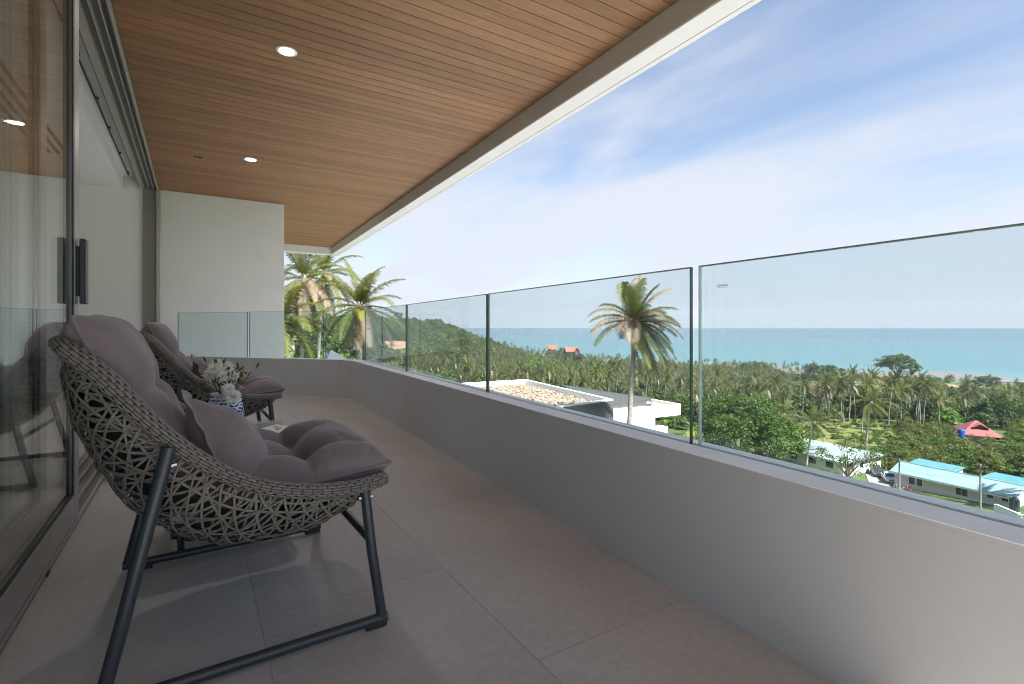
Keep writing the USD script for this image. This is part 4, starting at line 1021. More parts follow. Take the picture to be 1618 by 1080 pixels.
def drape(name, outline, mat, label, cat, lift=0.15, n=26):
    """A patch of ground laid over the terrain; outline in (photo column, distance)."""
    from shapely.geometry import Polygon, Point
    pts = np.array([ground(u, D) for u, D in outline]); pg = Polygon(pts).buffer(0)
    x0, y0, x1, y1 = pg.bounds
    st = max(x1 - x0, y1 - y0) / n
    P = [p for p in pts]
    ring = pg.exterior
    P = [np.array(ring.interpolate(d).coords[0]) for d in np.arange(0, ring.length, st)]
    k0 = len(P)
    for x in np.arange(x0, x1, st):
        for y in np.arange(y0, y1, st):
            if pg.buffer(-st * 0.4).contains(Point(x, y)): P.append(np.array([x, y]))
    P = np.array(P)
    from scipy.spatial import Delaunay
    t = Delaunay(P).simplices
    t = np.array([q for q in t if pg.contains(Point(*P[q].mean(0)))])
    cr = np.cross(P[t[:, 1]] - P[t[:, 0]], P[t[:, 2]] - P[t[:, 0]])
    t[cr < 0] = t[cr < 0][:, ::-1]
    v = np.column_stack([P, zground(P[:, 0], P[:, 1]) + lift])
    o = obj(name, (v, t), mat, smooth=True, kind='structure'); return tag(o, label, cat)
drape('field', [(1262, 172), (1300, 186), (1360, 190), (1420, 182), (1462, 168), (1458, 140), (1400, 127), (1330, 124), (1290, 128), (1262, 150)], 'field_grass', 'sunlit yellow green grass field between the palms and the turquoise roofs', 'field')
drape('grass_clearing', [(1085, 150), (1125, 152), (1130, 118), (1098, 112), (1078, 120)], 'field_grass', 'small patch of yellow grass left of the big leafy tree', 'field')
drape('soil_clearing', [(590, 408), (612, 426), (640, 430), (648, 410), (630, 384), (596, 380)], 'soil_red', 'bare orange soil clearing on the hillside', 'clearing', 0.8)
drape('soil_bank', [(496, 108), (540, 116), (548, 104), (525, 96), (498, 98)], 'soil_red', 'bare orange soil behind the small grey roofed house', 'clearing', 0.5)
drape('yard', [(1368, 100), (1415, 103), (1432, 92), (1425, 84), (1380, 86)], 'concrete', 'pale concrete yard with parked cars', 'yard', 0.12)

# ================================================================== vegetation
WIND = SIDE * 0.30 + np.array([0, 0, 0])

def frond(rng, az, el, L, K, leaf_n, leaf_l, leaf_w, droop, wind, lod):
    """One palm frond: a curved midrib with two rows of hanging leaflets."""
    d = np.array([math.cos(az) * math.cos(el), math.sin(az) * math.cos(el), math.sin(el)])
    p = [np.zeros(3)]; ds = [d]
    for k in range(K):
        d = d + (np.array([0, 0, -1.0]) * droop + wind) / K * (0.6 + 1.1 * k / K)
        d /= np.linalg.norm(d)
        p.append(p[-1] + d * L / K); ds.append(d)
    p, ds = np.array(p), np.array(ds)
    mb = MB()
    if lod == 0: mb.tube(p, np.linspace(0.032, 0.006, K + 1), 5, cap=False)
    else:
        s = np.cross(ds, [0, 0, 1.0]); s /= np.linalg.norm(s, axis=1, keepdims=True) + 1e-6
        w = np.linspace(0.07, 0.02, K + 1)[:, None]
        v = np.vstack([p - s * w, p + s * w])
        mb.add(v, np.array([[i, i + 1, i + K + 2, i + K + 1] for i in range(K)]))
    t = np.linspace(0.12, 0.985, leaf_n)
    pos = np.stack([np.interp(t * K, np.arange(K + 1), p[:, k]) for k in range(3)], 1)
    dd = np.stack([np.interp(t * K, np.arange(K + 1), ds[:, k]) for k in range(3)], 1)
    side = np.cross(dd, [0, 0, 1.0]); ln = np.linalg.norm(side, axis=1, keepdims=True)
    side = np.where(ln > 0.15, side / np.maximum(ln, 1e-6), np.array([-math.sin(az), math.cos(az), 0]))
    upv = np.cross(side, dd)
    ll = leaf_l * np.clip(np.sin(np.pi * (0.10 + 0.86 * t)) ** 0.6, 0.15, 1)
    vs, fs, n = [], [], 0
    for sg in (-1, 1):
        jit = rng.normal(0, 0.10, (leaf_n, 3))
        fd = side * sg * 0.86 + dd * (0.35 + 0.4 * t[:, None]) + upv * 0.18 + jit
        fd /= np.linalg.norm(fd, axis=1, keepdims=True)
        mid = pos + fd * ll[:, None] * 0.5
        f2 = fd + np.array([0, 0, -1.0]) * rng.uniform(0.5, 1.1, (leaf_n, 1)) + wind * 0.6
        f2 /= np.linalg.norm(f2, axis=1, keepdims=True)
        tip = mid + f2 * ll[:, None] * 0.55
        w = dd * leaf_w * 0.5
        V = np.stack([pos - w, pos + w, mid + w * 1.1, mid - w * 1.1, tip], 1)
        vs.append(V.reshape(-1, 3))
        b = np.arange(leaf_n)[:, None] * 5 + n
        fs.append(np.vstack([b + [0, 1, 2], b + [0, 2, 3], b + [3, 2, 4]]))
        n += leaf_n * 5
    mb.add(np.vstack(vs), np.vstack(fs))
    return mb

def trunk_mesh(H, r0, r1, lean, sides=10, rings=16):
    q = np.linspace(0, 1, rings)
    p = np.stack([lean[0] * q ** 1.7, lean[1] * q ** 1.7, H * q], 1)
    p[0, 2] -= 0.6
    r = r1 + (r0 - r1) * (1 - q) ** 1.4 + 0.25 * r0 * np.exp(-q * 22)
    mb = MB(); mb.tube(p, r * (1 + 0.03 * np.sin(np.arange(rings) * 2.4)), sides)
    return mb, p[-1]

def hero_palm(label, pos, H, lean, n, L, seed, wind=0.30, dry=0.15, yellow=0.25, leaf_n=56, r0=0.20, r1=0.12, low=-0.9, leaf_l=0.75, drop=1.15, hang=0, fronds=None, leaf_w=0.055):
    """A near palm: trunk, every frond its own part, a bunch of coconuts. fronds: (bearing in the view, elevation, length, droop, material)."""
    rng = np.random.default_rng(seed)
    t = thing('coconut_palm', label, 'palm tree', pos, 0, None)
    tm, top = trunk_mesh(H, r0, r1, lean, 12, 26)
    obj('trunk', tm, 'bark_palm', t, smooth=40)
    todo = []
    if fronds:
        for (bear, el, l, dr, mat) in fronds:
            todo.append((math.atan2(SIDE[1], SIDE[0]) + math.radians(bear), math.radians(el), l, dr, mat))
    else:
        for k in range(n):
            q = k / (n - 1)
            el = 1.35 - (1.35 - low) * q ** 0.9 + rng.normal(0, 0.10)
            az = k * 2.39996 + rng.normal(0, 0.15)
            dr = drop * (0.55 + 0.75 * rng.random())
            mat = 'palm_leaf'
            if q > 0.93 and hang > 0 or (q > 0.45 and rng.random() < dry): mat = 'palm_leaf_dry'
            elif rng.random() < yellow: mat = 'palm_leaf_yellow'
            todo.append((az, el, L * (0.72 + 0.28 * math.sin(math.pi * (0.15 + 0.75 * q))) * rng.uniform(0.9, 1.1), dr, mat))
    for az, el, l, dr, mat in todo:
        a, b = frond(rng, az, el, l, 10, leaf_n, leaf_l, leaf_w, dr, SIDE * wind * rng.uniform(0.7, 1.3), 0).arrays()
        obj('frond', (a + top, b), mat, t)
    nuts = MB()
    for k in range(9):
        s = trimesh.creation.icosphere(1, r1 * 1.05); s.apply_translation(top + r1 * np.array([2.1 * math.cos(k * 2.4), 2.1 * math.sin(k * 2.4), -1.8 - 0.7 * (k % 3)]))
        nuts.mesh(s)
    obj('coconuts', nuts, 'palm_leaf_yellow', t, smooth=True)
    sheath = MB().tube([top - [0, 0, 0.5], top - [0, 0, 0.1], top + [0, 0, 0.35]], [r1 * 1.1, r1 * 1.9, r1 * 0.7], 9)
    obj('crown_shaft', sheath, 'bark_palm', t, smooth=40)
    return t

# the lone palm seen through the second glass panel, and the group at the far end of the balcony
def palm_at(label, u, vtop, D, utrunk=None, **kw):
    top = pt(u, vtop, D); b = base(u if utrunk is None else utrunk, D)
    H = top[2] - b[2]
    return hero_palm(label, b, H, (top - b)[:2], **kw)
LF = [(70, 78, 2.5, 0.35, 'palm_leaf'), (110, 70, 2.3, 0.5, 'palm_leaf'), (200, 68, 2.2, 0.6, 'palm_leaf'), (340, 72, 2.3, 0.45, 'palm_leaf'), (150, 48, 2.3, 0.9, 'palm_leaf'),
      (10, 42, 2.5, 0.7, 'palm_leaf'), (35, 40, 2.4, 0.8, 'palm_leaf'), (320, 30, 2.3, 0.9, 'palm_leaf'), (185, 26, 2.5, 0.75, 'palm_leaf_yellow'), (170, 8, 2.4, 0.55, 'palm_leaf'), (5, 14, 2.5, 0.6, 'palm_leaf'),
      (90, 25, 2.2, 0.9, 'palm_leaf_dry'), (215, 15, 1.6, 1.0, 'palm_leaf_dry'), (355, -2, 2.2, 1.1, 'palm_leaf_yellow'), (15, -12, 2.8, 1.0, 'palm_leaf'), (330, -25, 2.9, 0.9, 'palm_leaf'), (310, -45, 2.8, 0.8, 'palm_leaf_yellow'),
      (350, -55, 2.9, 0.5, 'palm_leaf'), (285, -62, 2.6, 0.5, 'palm_leaf_yellow'), (260, 50, 2.0, 0.9, 'palm_leaf'), (300, -78, 2.5, 0.2, 'palm_leaf_dry'), (240, -10, 1.5, 1.1, 'palm_leaf_dry')]
_r = np.random.default_rng(6)
LF = [(b, e, l * 0.66, d * 1.25, m_) for b, e, l, d, m_ in LF] + [(b + _r.uniform(12, 30), e - _r.uniform(4, 16), l * 0.78, d * 1.6, ['palm_leaf_dry', 'palm_leaf_yellow', 'palm_leaf', 'palm_leaf_dry'][k % 4]) for k, (b, e, l, d, m_) in enumerate(LF)]
palm_at('lone windblown coconut palm in front of the neighbouring white villa', 1004, 508, 17.5, 983, n=23, L=2.0, seed=3, wind=0.34, leaf_n=80, r0=0.115, r1=0.078, leaf_l=0.40, leaf_w=0.018, fronds=LF)
palm_at('tall palm with brown hanging fronds beside the white fin wall', 481, 440, 43, 476, n=32, L=5.0, seed=14, wind=0.08, dry=0.6, yellow=0.6, low=-1.2, hang=1, drop=1.3)
palm_at('slender palm half hidden behind the brown fronded palm', 513, 432, 52, 502, n=28, L=5.2, seed=21, wind=0.12, dry=0.15, yellow=0.6, low=-1.0)
palm_at('bushy green palm behind the glass at the rounded parapet corner', 569, 484, 40, 567, n=32, L=4.5, seed=33, wind=0.10, dry=0.25, yellow=0.5, low=-1.05, r0=0.30, r1=0.20)
palm_at('palm close behind the white fin wall, only its lowest fronds showing', 446, 505, 36, 436, n=26, L=4.1, seed=41, wind=0.10, dry=0.1, yellow=0.55, low=-1.0)
palm_at('tall palm with pale bent fronds right of the big leafy tree', 1239, 655, 108, 1232, n=22, L=4.9, seed=52, wind=0.35, dry=0.55, yellow=0.35, leaf_n=40, r0=0.26, r1=0.17, low=-0.9, leaf_l=0.9)
palm_at('dark leaning palm beside the pale roofed house', 1287, 668, 104, 1274, n=22, L=4.8, seed=61, wind=0.5, dry=0.3, yellow=0.2, leaf_n=40, r0=0.24, r1=0.16, low=-0.9, leaf_l=0.9)
palm_at('big windblown palm rising from behind the small tree by the grass field', 1377, 636, 118, 1368, n=26, L=6.6, seed=72, wind=0.75, dry=0.25, yellow=0.3, leaf_n=44, r0=0.30, r1=0.19, low=-0.8, leaf_l=1.1)

# palm prototypes for the plantation
palm_protos = []
def palm_class(seed, H, n, L, wind):
    rng = np.random.default_rng(seed)
    c = class_prim('plantation_palm_kind')
    tm, top = trunk_mesh(H, 0.19, 0.12, (rng.normal(0, 0.8), rng.normal(0, 0.8)), 7, 9)
    obj('trunk', tm, 'bark_palm', c, smooth=True)
    g, d = MB(), MB()
    for k in range(n):
        q = k / (n - 1)
        el = 1.3 - 2.15 * q ** 0.9 + rng.normal(0, 0.12)
        m = frond(rng, k * 2.39996 + rng.normal(0, 0.2), el, L * rng.uniform(0.8, 1.1), 6, 17, 0.85, 0.17, 1.1 * rng.uniform(0.6, 1.3), SIDE * wind * rng.uniform(0.6, 1.3), 1)
        a, b = m.arrays()
        (d if (q > 0.7 and rng.random() < 0.28) else g).add(a + top, b)
    obj('crown', g, 'palm_leaf_far', c)
    if d.v: obj('dry_fronds', d, 'palm_leaf_dry', c)
    return c
for k, (H, n, L, w) in enumerate([(13, 20, 4.6, .35), (15, 22, 4.8, .45), (11, 19, 4.4, .3), (16.5, 18, 4.6, .5), (12.5, 24, 4.9, .25), (9.5, 20, 4.3, .3)]):
    palm_protos.append(palm_class(100 + k, H, n, L, w))

def leaf_cloud(rng, centers, radii, per, size, flat=0.8):
    """Leaf-sized faces spread over clumps; each leaf is its own little quad."""
    out = MB()
    V, F, n = [], [], 0
    for c, r in zip(centers, radii):
        k = int(per * rng.uniform(0.7, 1.3))
        d = rng.normal(0, 1, (k, 3)); d /= np.linalg.norm(d, axis=1, keepdims=True)
        d[:, 2] = np.where(d[:, 2] < -0.3, -d[:, 2] * 0.6, d[:, 2])
        p = c + d * (r * rng.uniform(0.55, 1.08, (k, 1))) * np.array([1, 1, flat])
        nn = d + rng.normal(0, 0.55, (k, 3)); nn[:, 2] += 0.35; nn /= np.linalg.norm(nn, axis=1, keepdims=True)
        a = np.cross(nn, rng.normal(0, 1, (k, 3))); a /= np.linalg.norm(a, axis=1, keepdims=True) + 1e-9
        b = np.cross(nn, a)
        s = size * rng.uniform(0.6, 1.35, (k, 1))
        V.append(np.stack([p - a * s, p - b * s * 0.5, p + a * s, p + b * s * 0.5], 1).reshape(-1, 3))
        F.append(np.arange(k)[:, None] * 4 + n + np.array([0, 1, 2, 3])); n += 4 * k
    return out.add(np.vstack(V), np.vstack(F))

def crown_points(rng, W, H, z0, n, kind):
    c = []
    while len(c) < n:
        d = rng.normal(0, 1, 3); d /= np.linalg.norm(d)
        r = rng.uniform(0.45, 1.0) ** 0.5
        if kind == 'umbrella' and d[2] < -0.15: continue
        if d[2] < -0.55: continue
        c.append(np.array([d[0] * W * r, d[1] * W * r, z0 + H * 0.5 * (1 + d[2] * r)]))
    return np.array(c)

def tree_parts(parent, seed, W, H, crown_from, nclump, per, size, leaf, kind='round', bark='bark', limbs=7, clump=None):
    rng = np.random.default_rng(seed)
    z0 = H * crown_from
    cs = crown_points(rng, W, H - z0, z0, nclump, kind)
    cs *= np.array([1, 1, 1]) ; cs += rng.normal(0, 0.06 * W, cs.shape)
    rad = (clump or W * 0.30) * rng.uniform(0.7, 1.25, nclump)
    t = MB()
    t.tube([(0, 0, -0.5), (0.03 * W, 0, z0 * 0.6), (0.02 * W, 0.03 * W, z0 + 0.3 * (H - z0)), (0, 0, z0 + 0.75 * (H - z0))], [0.045 * W + 0.05, 0.038 * W + 0.03, 0.026 * W, 0.01 * W], 8)
    for k in range(limbs):
        e = cs[rng.integers(len(cs))]
        s = np.array([0.02 * W, 0, z0 * rng.uniform(0.6, 1.15)])
        t.tube([s, s * 0.5 + e * 0.5 + [0, 0, 0.04 * H], e], [0.022 * W, 0.014 * W, 0.004 * W], 5)
    obj('trunk', t, bark, parent, smooth=True)
    obj('crown', leaf_cloud(rng, cs, rad, per, size), leaf, parent)

def tree(label, u, D, W, H, seed, leaf='leaf_fresh', crown_from=0.25, nclump=60, per=90, size=0.22, kind='round', cat='tree', group=None, clump=None, name='leafy_tree', limbs=7, dz=0.0):
    b = base(u, D)
    t = thing(name, label, cat, b + [0, 0, dz], seed * 0.7, group)
    tree_parts(t, seed, W, H, crown_from, nclump, per, size, leaf, kind, limbs=limbs, clump=clump)
    return t
tree('big dense fresh green tree left of the pale bent palm', 1172, 104, 8.6, 15.5, 201, 'leaf_fresh', 0.12, 95, 150, 0.24, clump=2.0)
tree('lower dark green tree joined to the right of the big dense tree', 1226, 106, 5.6, 10.5, 202, 'leaf_fresh', 0.10, 55, 130, 0.24, clump=1.6)
tree('low dark green tree at the left foot of the big dense tree', 1128, 98, 4.8, 8.0, 203, 'leaf_dark', 0.08, 45, 120, 0.22, clump=1.4)
tree('thin small tree with sparse olive leaves in front of the pale roofed house', 1338, 88, 5.4, 9.2, 204, 'leaf_olive', 0.30, 40, 55, 0.17, clump=1.1, limbs=16)
tree('tall round crowned tree standing alone above the shore', 1419, 430, 15.5, 29.0, 205, 'leaf_dark', 0.42, 85, 75, 0.75, 'umbrella', clump=3.4, limbs=18)
tree('broad dark tree left of the red roofs by the shore', 1298, 440, 17.0, 19.0, 206, 'leaf_dark', 0.1, 60, 70, 0.8, clump=4.2)
tree('wide flat dark tree on the skyline beside a palm by the shore', 1190, 600, 16.0, 14.0, 207, 'leaf_dark', 0.1, 45, 60, 0.9, clump=4.5)
tree('pale green round tree in the plantation behind the gravel roof', 800, 225, 10.5, 13.5, 208, 'leaf_olive', 0.05, 60, 80, 0.42, clump=2.8)
tree('fresh green round tree deep in the plantation right of the pale green one', 848, 290, 12, 15, 209, 'leaf_fresh', 0.05, 55, 70, 0.5, clump=3.0)
tree('fresh green round tree in the middle of the plantation beyond the lone palm', 955, 330, 11, 14, 210, 'leaf_fresh', 0.05, 50, 70, 0.5, clump=3.0)
tree('small bright green tree between the pale roofed house and the cars', 1398, 106, 2.6, 4.8, 211, 'leaf_fresh', 0.05, 26, 80, 0.16, clump=0.9)
tree('dark round tree beside the red roofed house at the right edge', 1606, 160, 8.5, 10.0, 212, 'leaf_dark', 0.05, 60, 80, 0.34, clump=2.2)
tree('round dark tree in front of the shore huts', 1478, 450, 9, 9.5, 213, 'leaf_dark', 0.02, 34, 60, 0.6, clump=2.8)
tree('dark bushy tree at the right end of the beach huts', 1560, 440, 9, 12.5, 214, 'leaf_dark', 0.05, 40, 60, 0.6, clump=2.8)
tree('dark tree in front of the grey metal roof by the shore', 1330, 330, 8, 9, 215, 'leaf_dark', 0.05, 40, 60, 0.5, clump=2.4)
tree('olive leafy tree just right of the white villa box', 1076, 92, 4.6, 9.5, 216, 'leaf_olive', 0.12, 50, 70, 0.2, clump=1.3)
tree('round dark tree between the two orange temple roofs on the ridge', 888, 607, 9, 17, 217, 'leaf_dark', 0.02, 34, 60, 0.7, clump=3.0)
tree('small lollipop shaped tree on top of the hill', 697 - 0, 560, 0.1, 0.1, 218, 'leaf_dark', 0.5, 2, 4, 0.1) if False else None
tree('lone tall tree with a small crown on the ridge left of the hilltop', 628, 560, 4.8, 18.0, 219, 'leaf_dark', 0.55, 22, 60, 0.5, clump=1.8)

for k, (u, D, W, H) in enumerate([(871, 590, 6.0, 15.0), (902, 588, 7.0, 14.5), (917, 588, 5.5, 13.5), (884, 582, 6.0, 14.5)]):
    tree(['tree hiding the foot of the left temple hall', 'tree hiding the foot of the larger temple hall', 'tree below the small white temple porch', 'low tree between the two temple halls'][k], u, D, W, H, 260 + k, 'leaf_dark', 0.02, 26, 60, 0.6, clump=2.2)
# shrubs below the left end
for k, (u, D, W, H) in enumerate([(456, 44, 2.6, 2.9), (476, 46, 2.4, 2.6), (494, 47, 2.3, 2.3), (510, 46, 1.9, 1.9), (440, 42, 2.4, 3.0), (466, 52, 2.6, 2.9)]):
    t = tree('bright green garden shrub at the foot of the palms below the far end', u, D, W, H, 230 + k, 'leaf_fresh', 0.02, 34, 110, 0.10, cat='shrub', group='bright shrubs below the far end', clump=0.75, name='garden_shrub', limbs=3)

# broadleaf classes
def tree_class(seed, W, H, cf, nc, per, size, leaf, kind='round', nm='hill_tree_kind', clump=None):
    c = class_prim(nm); tree_parts(c, seed, W, H, cf, nc, per, size, leaf, kind, limbs=3, clump=clump); return c
orchard_class = [tree_class(300 + k, W, H, 0.04, 38, 75, 0.17, leaf, clump=cl) for k, (W, H, leaf, cl) in enumerate([(2.5, 4.6, 'leaf_olive', 0.85), (2.9, 5.2, 'leaf_olive', 0.95), (2.3, 4.2, 'leaf_fresh', 0.8)])]
rng = np.random.default_rng(77)
orch = []
for row in range(7):
    D = 99 + row * 6.2
    for u in np.arange(1418 + row * 3, 1690, 27 - row * 1.2):
        uu = u + rng.uniform(-5, 5); dd = D + rng.uniform(-1.2, 1.2)
        if (1500 < uu < 1600 and dd > 113): continue
        orch.append((uu, dd))
for k, (u, D) in enumerate(orch):
    b = base(u, D)
    instance_of(orchard_class[rng.integers(3)], 'orchard_tree', 'bushy olive green orchard tree behind the turquoise roofed house', 'tree', b, rng.uniform(0, 6.28), rng.uniform(0.8, 1.2), 'orchard trees behind the turquoise roofs')

# keep-out areas for scattered trees, in the plan
from shapely.geometry import Polygon as _Pg, Point as _Pt
def _poly(lst): return _Pg([tuple(ground(u, D)) for u, D in lst])
KEEP = [_poly([(1262, 172), (1300, 186), (1360, 190), (1420, 182), (1462, 168), (1458, 120), (1400, 80), (1330, 75), (1230, 85), (1250, 150)]),
        _poly([(1380, 60), (1390, 130), (1500, 150), (1640, 168), (1700, 60)]),
        _poly([(588, 340), (588, 430), (650, 436), (652, 340)]),
        _poly([(1250, 500), (1250, 365), (1435, 350), (1435, 500)]),
        _poly([(1440, 520), (1440, 425), (1640, 405), (1640, 520)]),
        _poly([(1060, 152), (1130, 155), (1130, 112), (1060, 112)]),
        _poly([(860, 640), (860, 585), (925, 585), (925, 640)])]
def free(x, y): 
    p = _Pt(x, y)
    return not any(k.contains(p) for k in KEEP)

# plantation palms: the nearest 280 in view are things, the rest one mass
cand = []
tries = 0
while len(cand) < 1500 and tries < 40000:
    tries += 1
    u = rng.uniform(520, 1700)
    D = math.sqrt(rng.uniform(150 ** 2, 720 ** 2))
    x, y = ground(u, D); z = float(zground(x, y))
    if z < -56.6 or not free(x, y): continue
    if u < 800 and z > -21 + rng.normal(0, 3): continue
    if u < 760 and D < 205: continue
    if u > 1290 and D > 330 and rng.random() < 0.55: continue
    if u > 1230 and D > 300 and rng.random() < 0.6: continue
    dens = 0.25 + 0.95 * meshkit.noise(np.array([x * 0.02, y * 0.02, 1.0]), 5)
    if rng.random() > dens: continue
    cand.append((u, D, x, y, z))
cand.sort(key=lambda c: c[1])
# thin out palms that would stand inside one another
kept = []
grid = {}
for c in cand:
    key = (int(c[2] // 4.2), int(c[3] // 4.2))
    if key in grid: continue
    grid[key] = 1; kept.append(c)
near_list = [c for c in kept if 545 < c[0] < 1640][:262]
far_list = [c for c in kept if c not in set(near_list)]
for u, D, x, y, z in near_list:
    k = int(rng.integers(len(palm_protos)))
    instance_of(palm_protos[k], 'plantation_palm', 'slim coconut palm of the plantation between the villas and the sea', 'palm tree', (x, y, z), rng.normal(0, 0.5), rng.uniform(0.62, 1.05) * (1.0 if D < 230 else 0.88), 'coconut palms of the plantation')
# row of bare-trunked palms along the grass field and singles on the beach
FP = [(1310, 176), (1333, 172), (1342, 180), (1352, 168), (1395, 186), (1404, 160), (1418, 182), (1447, 172), (1450, 166), (1454, 170), (1459, 162), (1436, 188), (1330, 188), (1300, 190), (1376, 192), (1424, 150), (1362, 150)]
for k, (u, D) in enumerate(FP):
    b = base(u, D)
    instance_of(palm_protos[[0, 1, 3][k % 3]], 'field_palm', 'tall bare trunked coconut palm at the edge of the grass field', 'palm tree', b, rng.normal(0, 0.5), rng.uniform(0.85, 1.02), 'palms along the grass field')
BP = [(1100, 640), (1112, 650), (1130, 640), (1141, 646), (1148, 630), (1203, 600), (1222, 585), (1232, 580), (1240, 588), (1262, 575), (1268, 570), (1330, 520), (1336, 512), (1384, 505), (1466, 490), (1470, 470), (1500, 472), (1504, 466), (1521, 474), (1527, 468), (1533, 470), (1552, 465), (1558, 460), (1564, 462), (1610, 452)]
for k, (u, D) in enumerate(BP):
    b = base(u, D); b[2] = max(b[2], -57.6)
    instance_of(palm_protos[[2, 5, 4][k % 3]], 'beach_palm', 'small palm silhouetted against the sea along the shore', 'palm tree', b, rng.normal(0, 0.5), rng.uniform(0.6, 0.9), 'palms along the shore')

def scatter(name, classes, items, label, cat):
    """Many far plants as one mass."""
    pi = UsdGeom.PointInstancer.Define(stage, path_for(name))
    pr_ = []
    for k, (mk) in enumerate(classes):
        x = UsdGeom.Xform.Define(stage, str(pi.GetPath()) + '/kind_%03d' % k)
        x.GetPrim().GetReferences().AddInternalReference(mk.GetPath()); pr_.append(x.GetPath())
    pi.CreatePrototypesRel().SetTargets(pr_)
    pi.CreatePositionsAttr(Vt.Vec3fArray.FromNumpy(np.array([i[0] for i in items], np.float32)))
    pi.CreateProtoIndicesAttr(Vt.IntArray.FromNumpy(np.array([i[1] for i in items], np.int32)))
    pi.CreateScalesAttr(Vt.Vec3fArray.FromNumpy(np.array([(i[2],) * 3 for i in items], np.float32)))
    pi.CreateOrientationsAttr(Vt.QuathArray([Gf.Quath(math.cos(i[3] / 2), 0, 0, math.sin(i[3] / 2)) for i in items]))
    return tag(pi.GetPrim(), label, cat, None, 'stuff')
scatter('far_palm_plantation', palm_protos, [((x, y, z), int(rng.integers(len(palm_protos))), rng.uniform(0.55, 0.85), rng.normal(0, 0.5)) for u, D, x, y, z in far_list],
        'far part of the coconut plantation reading as one mass', 'palm grove')

hill_classes = [tree_class(320 + k, W, H, 0.06, 40, 42, 0.62, leaf, clump=cl) for k, (W, H, leaf, cl) in enumerate([(4.6, 8.5, 'leaf_hill', 1.9), (5.6, 10.5, 'leaf_hill', 2.2), (4.2, 7.5, 'leaf_dark', 1.8), (5.0, 9.0, 'leaf_olive', 2.0), (6.4, 11.5, 'leaf_dark', 2.5)])]
items = []
grid = {}
tries = 0
while len(items) < 2600 and tries < 60000:
    tries += 1
    u = rng.uniform(330, 840)
    D = math.sqrt(rng.uniform(120 ** 2, 700 ** 2))
    x, y = ground(u, D); z = float(zground(x, y))
    if not free(x, y): continue
    if u > 560 and z < -22 + rng.normal(0, 4): continue
    if u <= 560 and D < 150: continue
    key = (int(x // 4.6), int(y // 4.6))
    if key in grid: continue
    grid[key] = 1
    items.append(((x, y, z - 0.5), int(rng.choice(5, p=[.3, .3, .15, .13, .12])), rng.uniform(0.7, 1.2), rng.uniform(0, 6.28)))
scatter('hill_forest', hill_classes, items, 'dense green forest covering the hill on the left', 'forest')
bush_classes = [tree_class(340 + k, W, H, 0.02, 20, 40, 0.42, leaf, nm='bush_kind', clump=cl) for k, (W, H, leaf, cl) in enumerate([(2.8, 3.6, 'leaf_hill', 1.2), (3.4, 4.6, 'leaf_fresh', 1.5), (2.6, 3.0, 'leaf_olive', 1.1), (4.4, 6.5, 'leaf_dark', 1.9)])]
items = []
tries = 0
while len(items) < 3600 and tries < 60000:
    tries += 1
    u = rng.uniform(520, 1700)
    D = math.sqrt(rng.uniform(95 ** 2, 700 ** 2))
    x, y = ground(u, D); z = float(zground(x, y))
    if z < -56.5 or not free(x, y): continue
    if D < 150 and u > 1040: 
        if rng.random() < 0.75: continue
    if meshkit.noise(np.array([x * 0.03, y * 0.03, 7.0]), 8) < 0.30: continue
    items.append(((x, y, z - 0.3), int(rng.choice(4, p=[.38, .17, .25, .20])), rng.uniform(0.6, 1.25), rng.uniform(0, 6.28)))
mid = []
tries = 0
grid = {}
while len(mid) < 520 and tries < 30000:
    tries += 1
    u = rng.uniform(600, 1700); D = math.sqrt(rng.uniform(165 ** 2, 620 ** 2))
    x, y = ground(u, D); z = float(zground(x, y))
    if z < -55.5 or not free(x, y) or (u < 800 and z > -22): continue
    if meshkit.noise(np.array([x * 0.018, y * 0.018, 3.0]), 9) < 0.42: continue
    key = (int(x // 8), int(y // 8))
    if key in grid: continue
    grid[key] = 1
    mid.append(((x, y, z - 0.4), int(rng.choice(5, p=[.3, .2, .15, .25, .10])), rng.uniform(0.6, 1.05) * (0.8 if D > 380 else 1), rng.uniform(0, 6.28)))
scatter('plantation_broadleaf_trees', hill_classes, mid, 'leafy trees mixed into the far coconut plantation', 'trees')
fi = []
while len(fi) < 320:
    u = rng.uniform(1262, 1460); D = rng.uniform(122, 190); x, y = ground(u, D)
    if not KEEP[0].contains(_Pt(x, y)) or meshkit.noise(np.array([x * 0.12, y * 0.12, 2.0]), 3) < 0.5: continue
    fi.append(((x, y, float(zground(x, y)) - 0.1), int(rng.choice([1, 2])), rng.uniform(0.08, 0.26), rng.uniform(0, 6.28)))
scatter('field_scrub', bush_classes, fi, 'low tufts and scrub in the grass field', 'scrub')
scatter('plantation_undergrowth', bush_classes, items, 'bushy undergrowth between the plantation palms', 'undergrowth')

# ================================================================== buildings
def frame_at(p, q):
    """A house frame: origin p on the ground, x towards q, y away to the left of x, as seen from above."""
    p, q = np.asarray(p, float), np.asarray(q, float)
    d = (q - p)[:2]; return math.atan2(d[1], d[0]), float(np.hypot(*d))

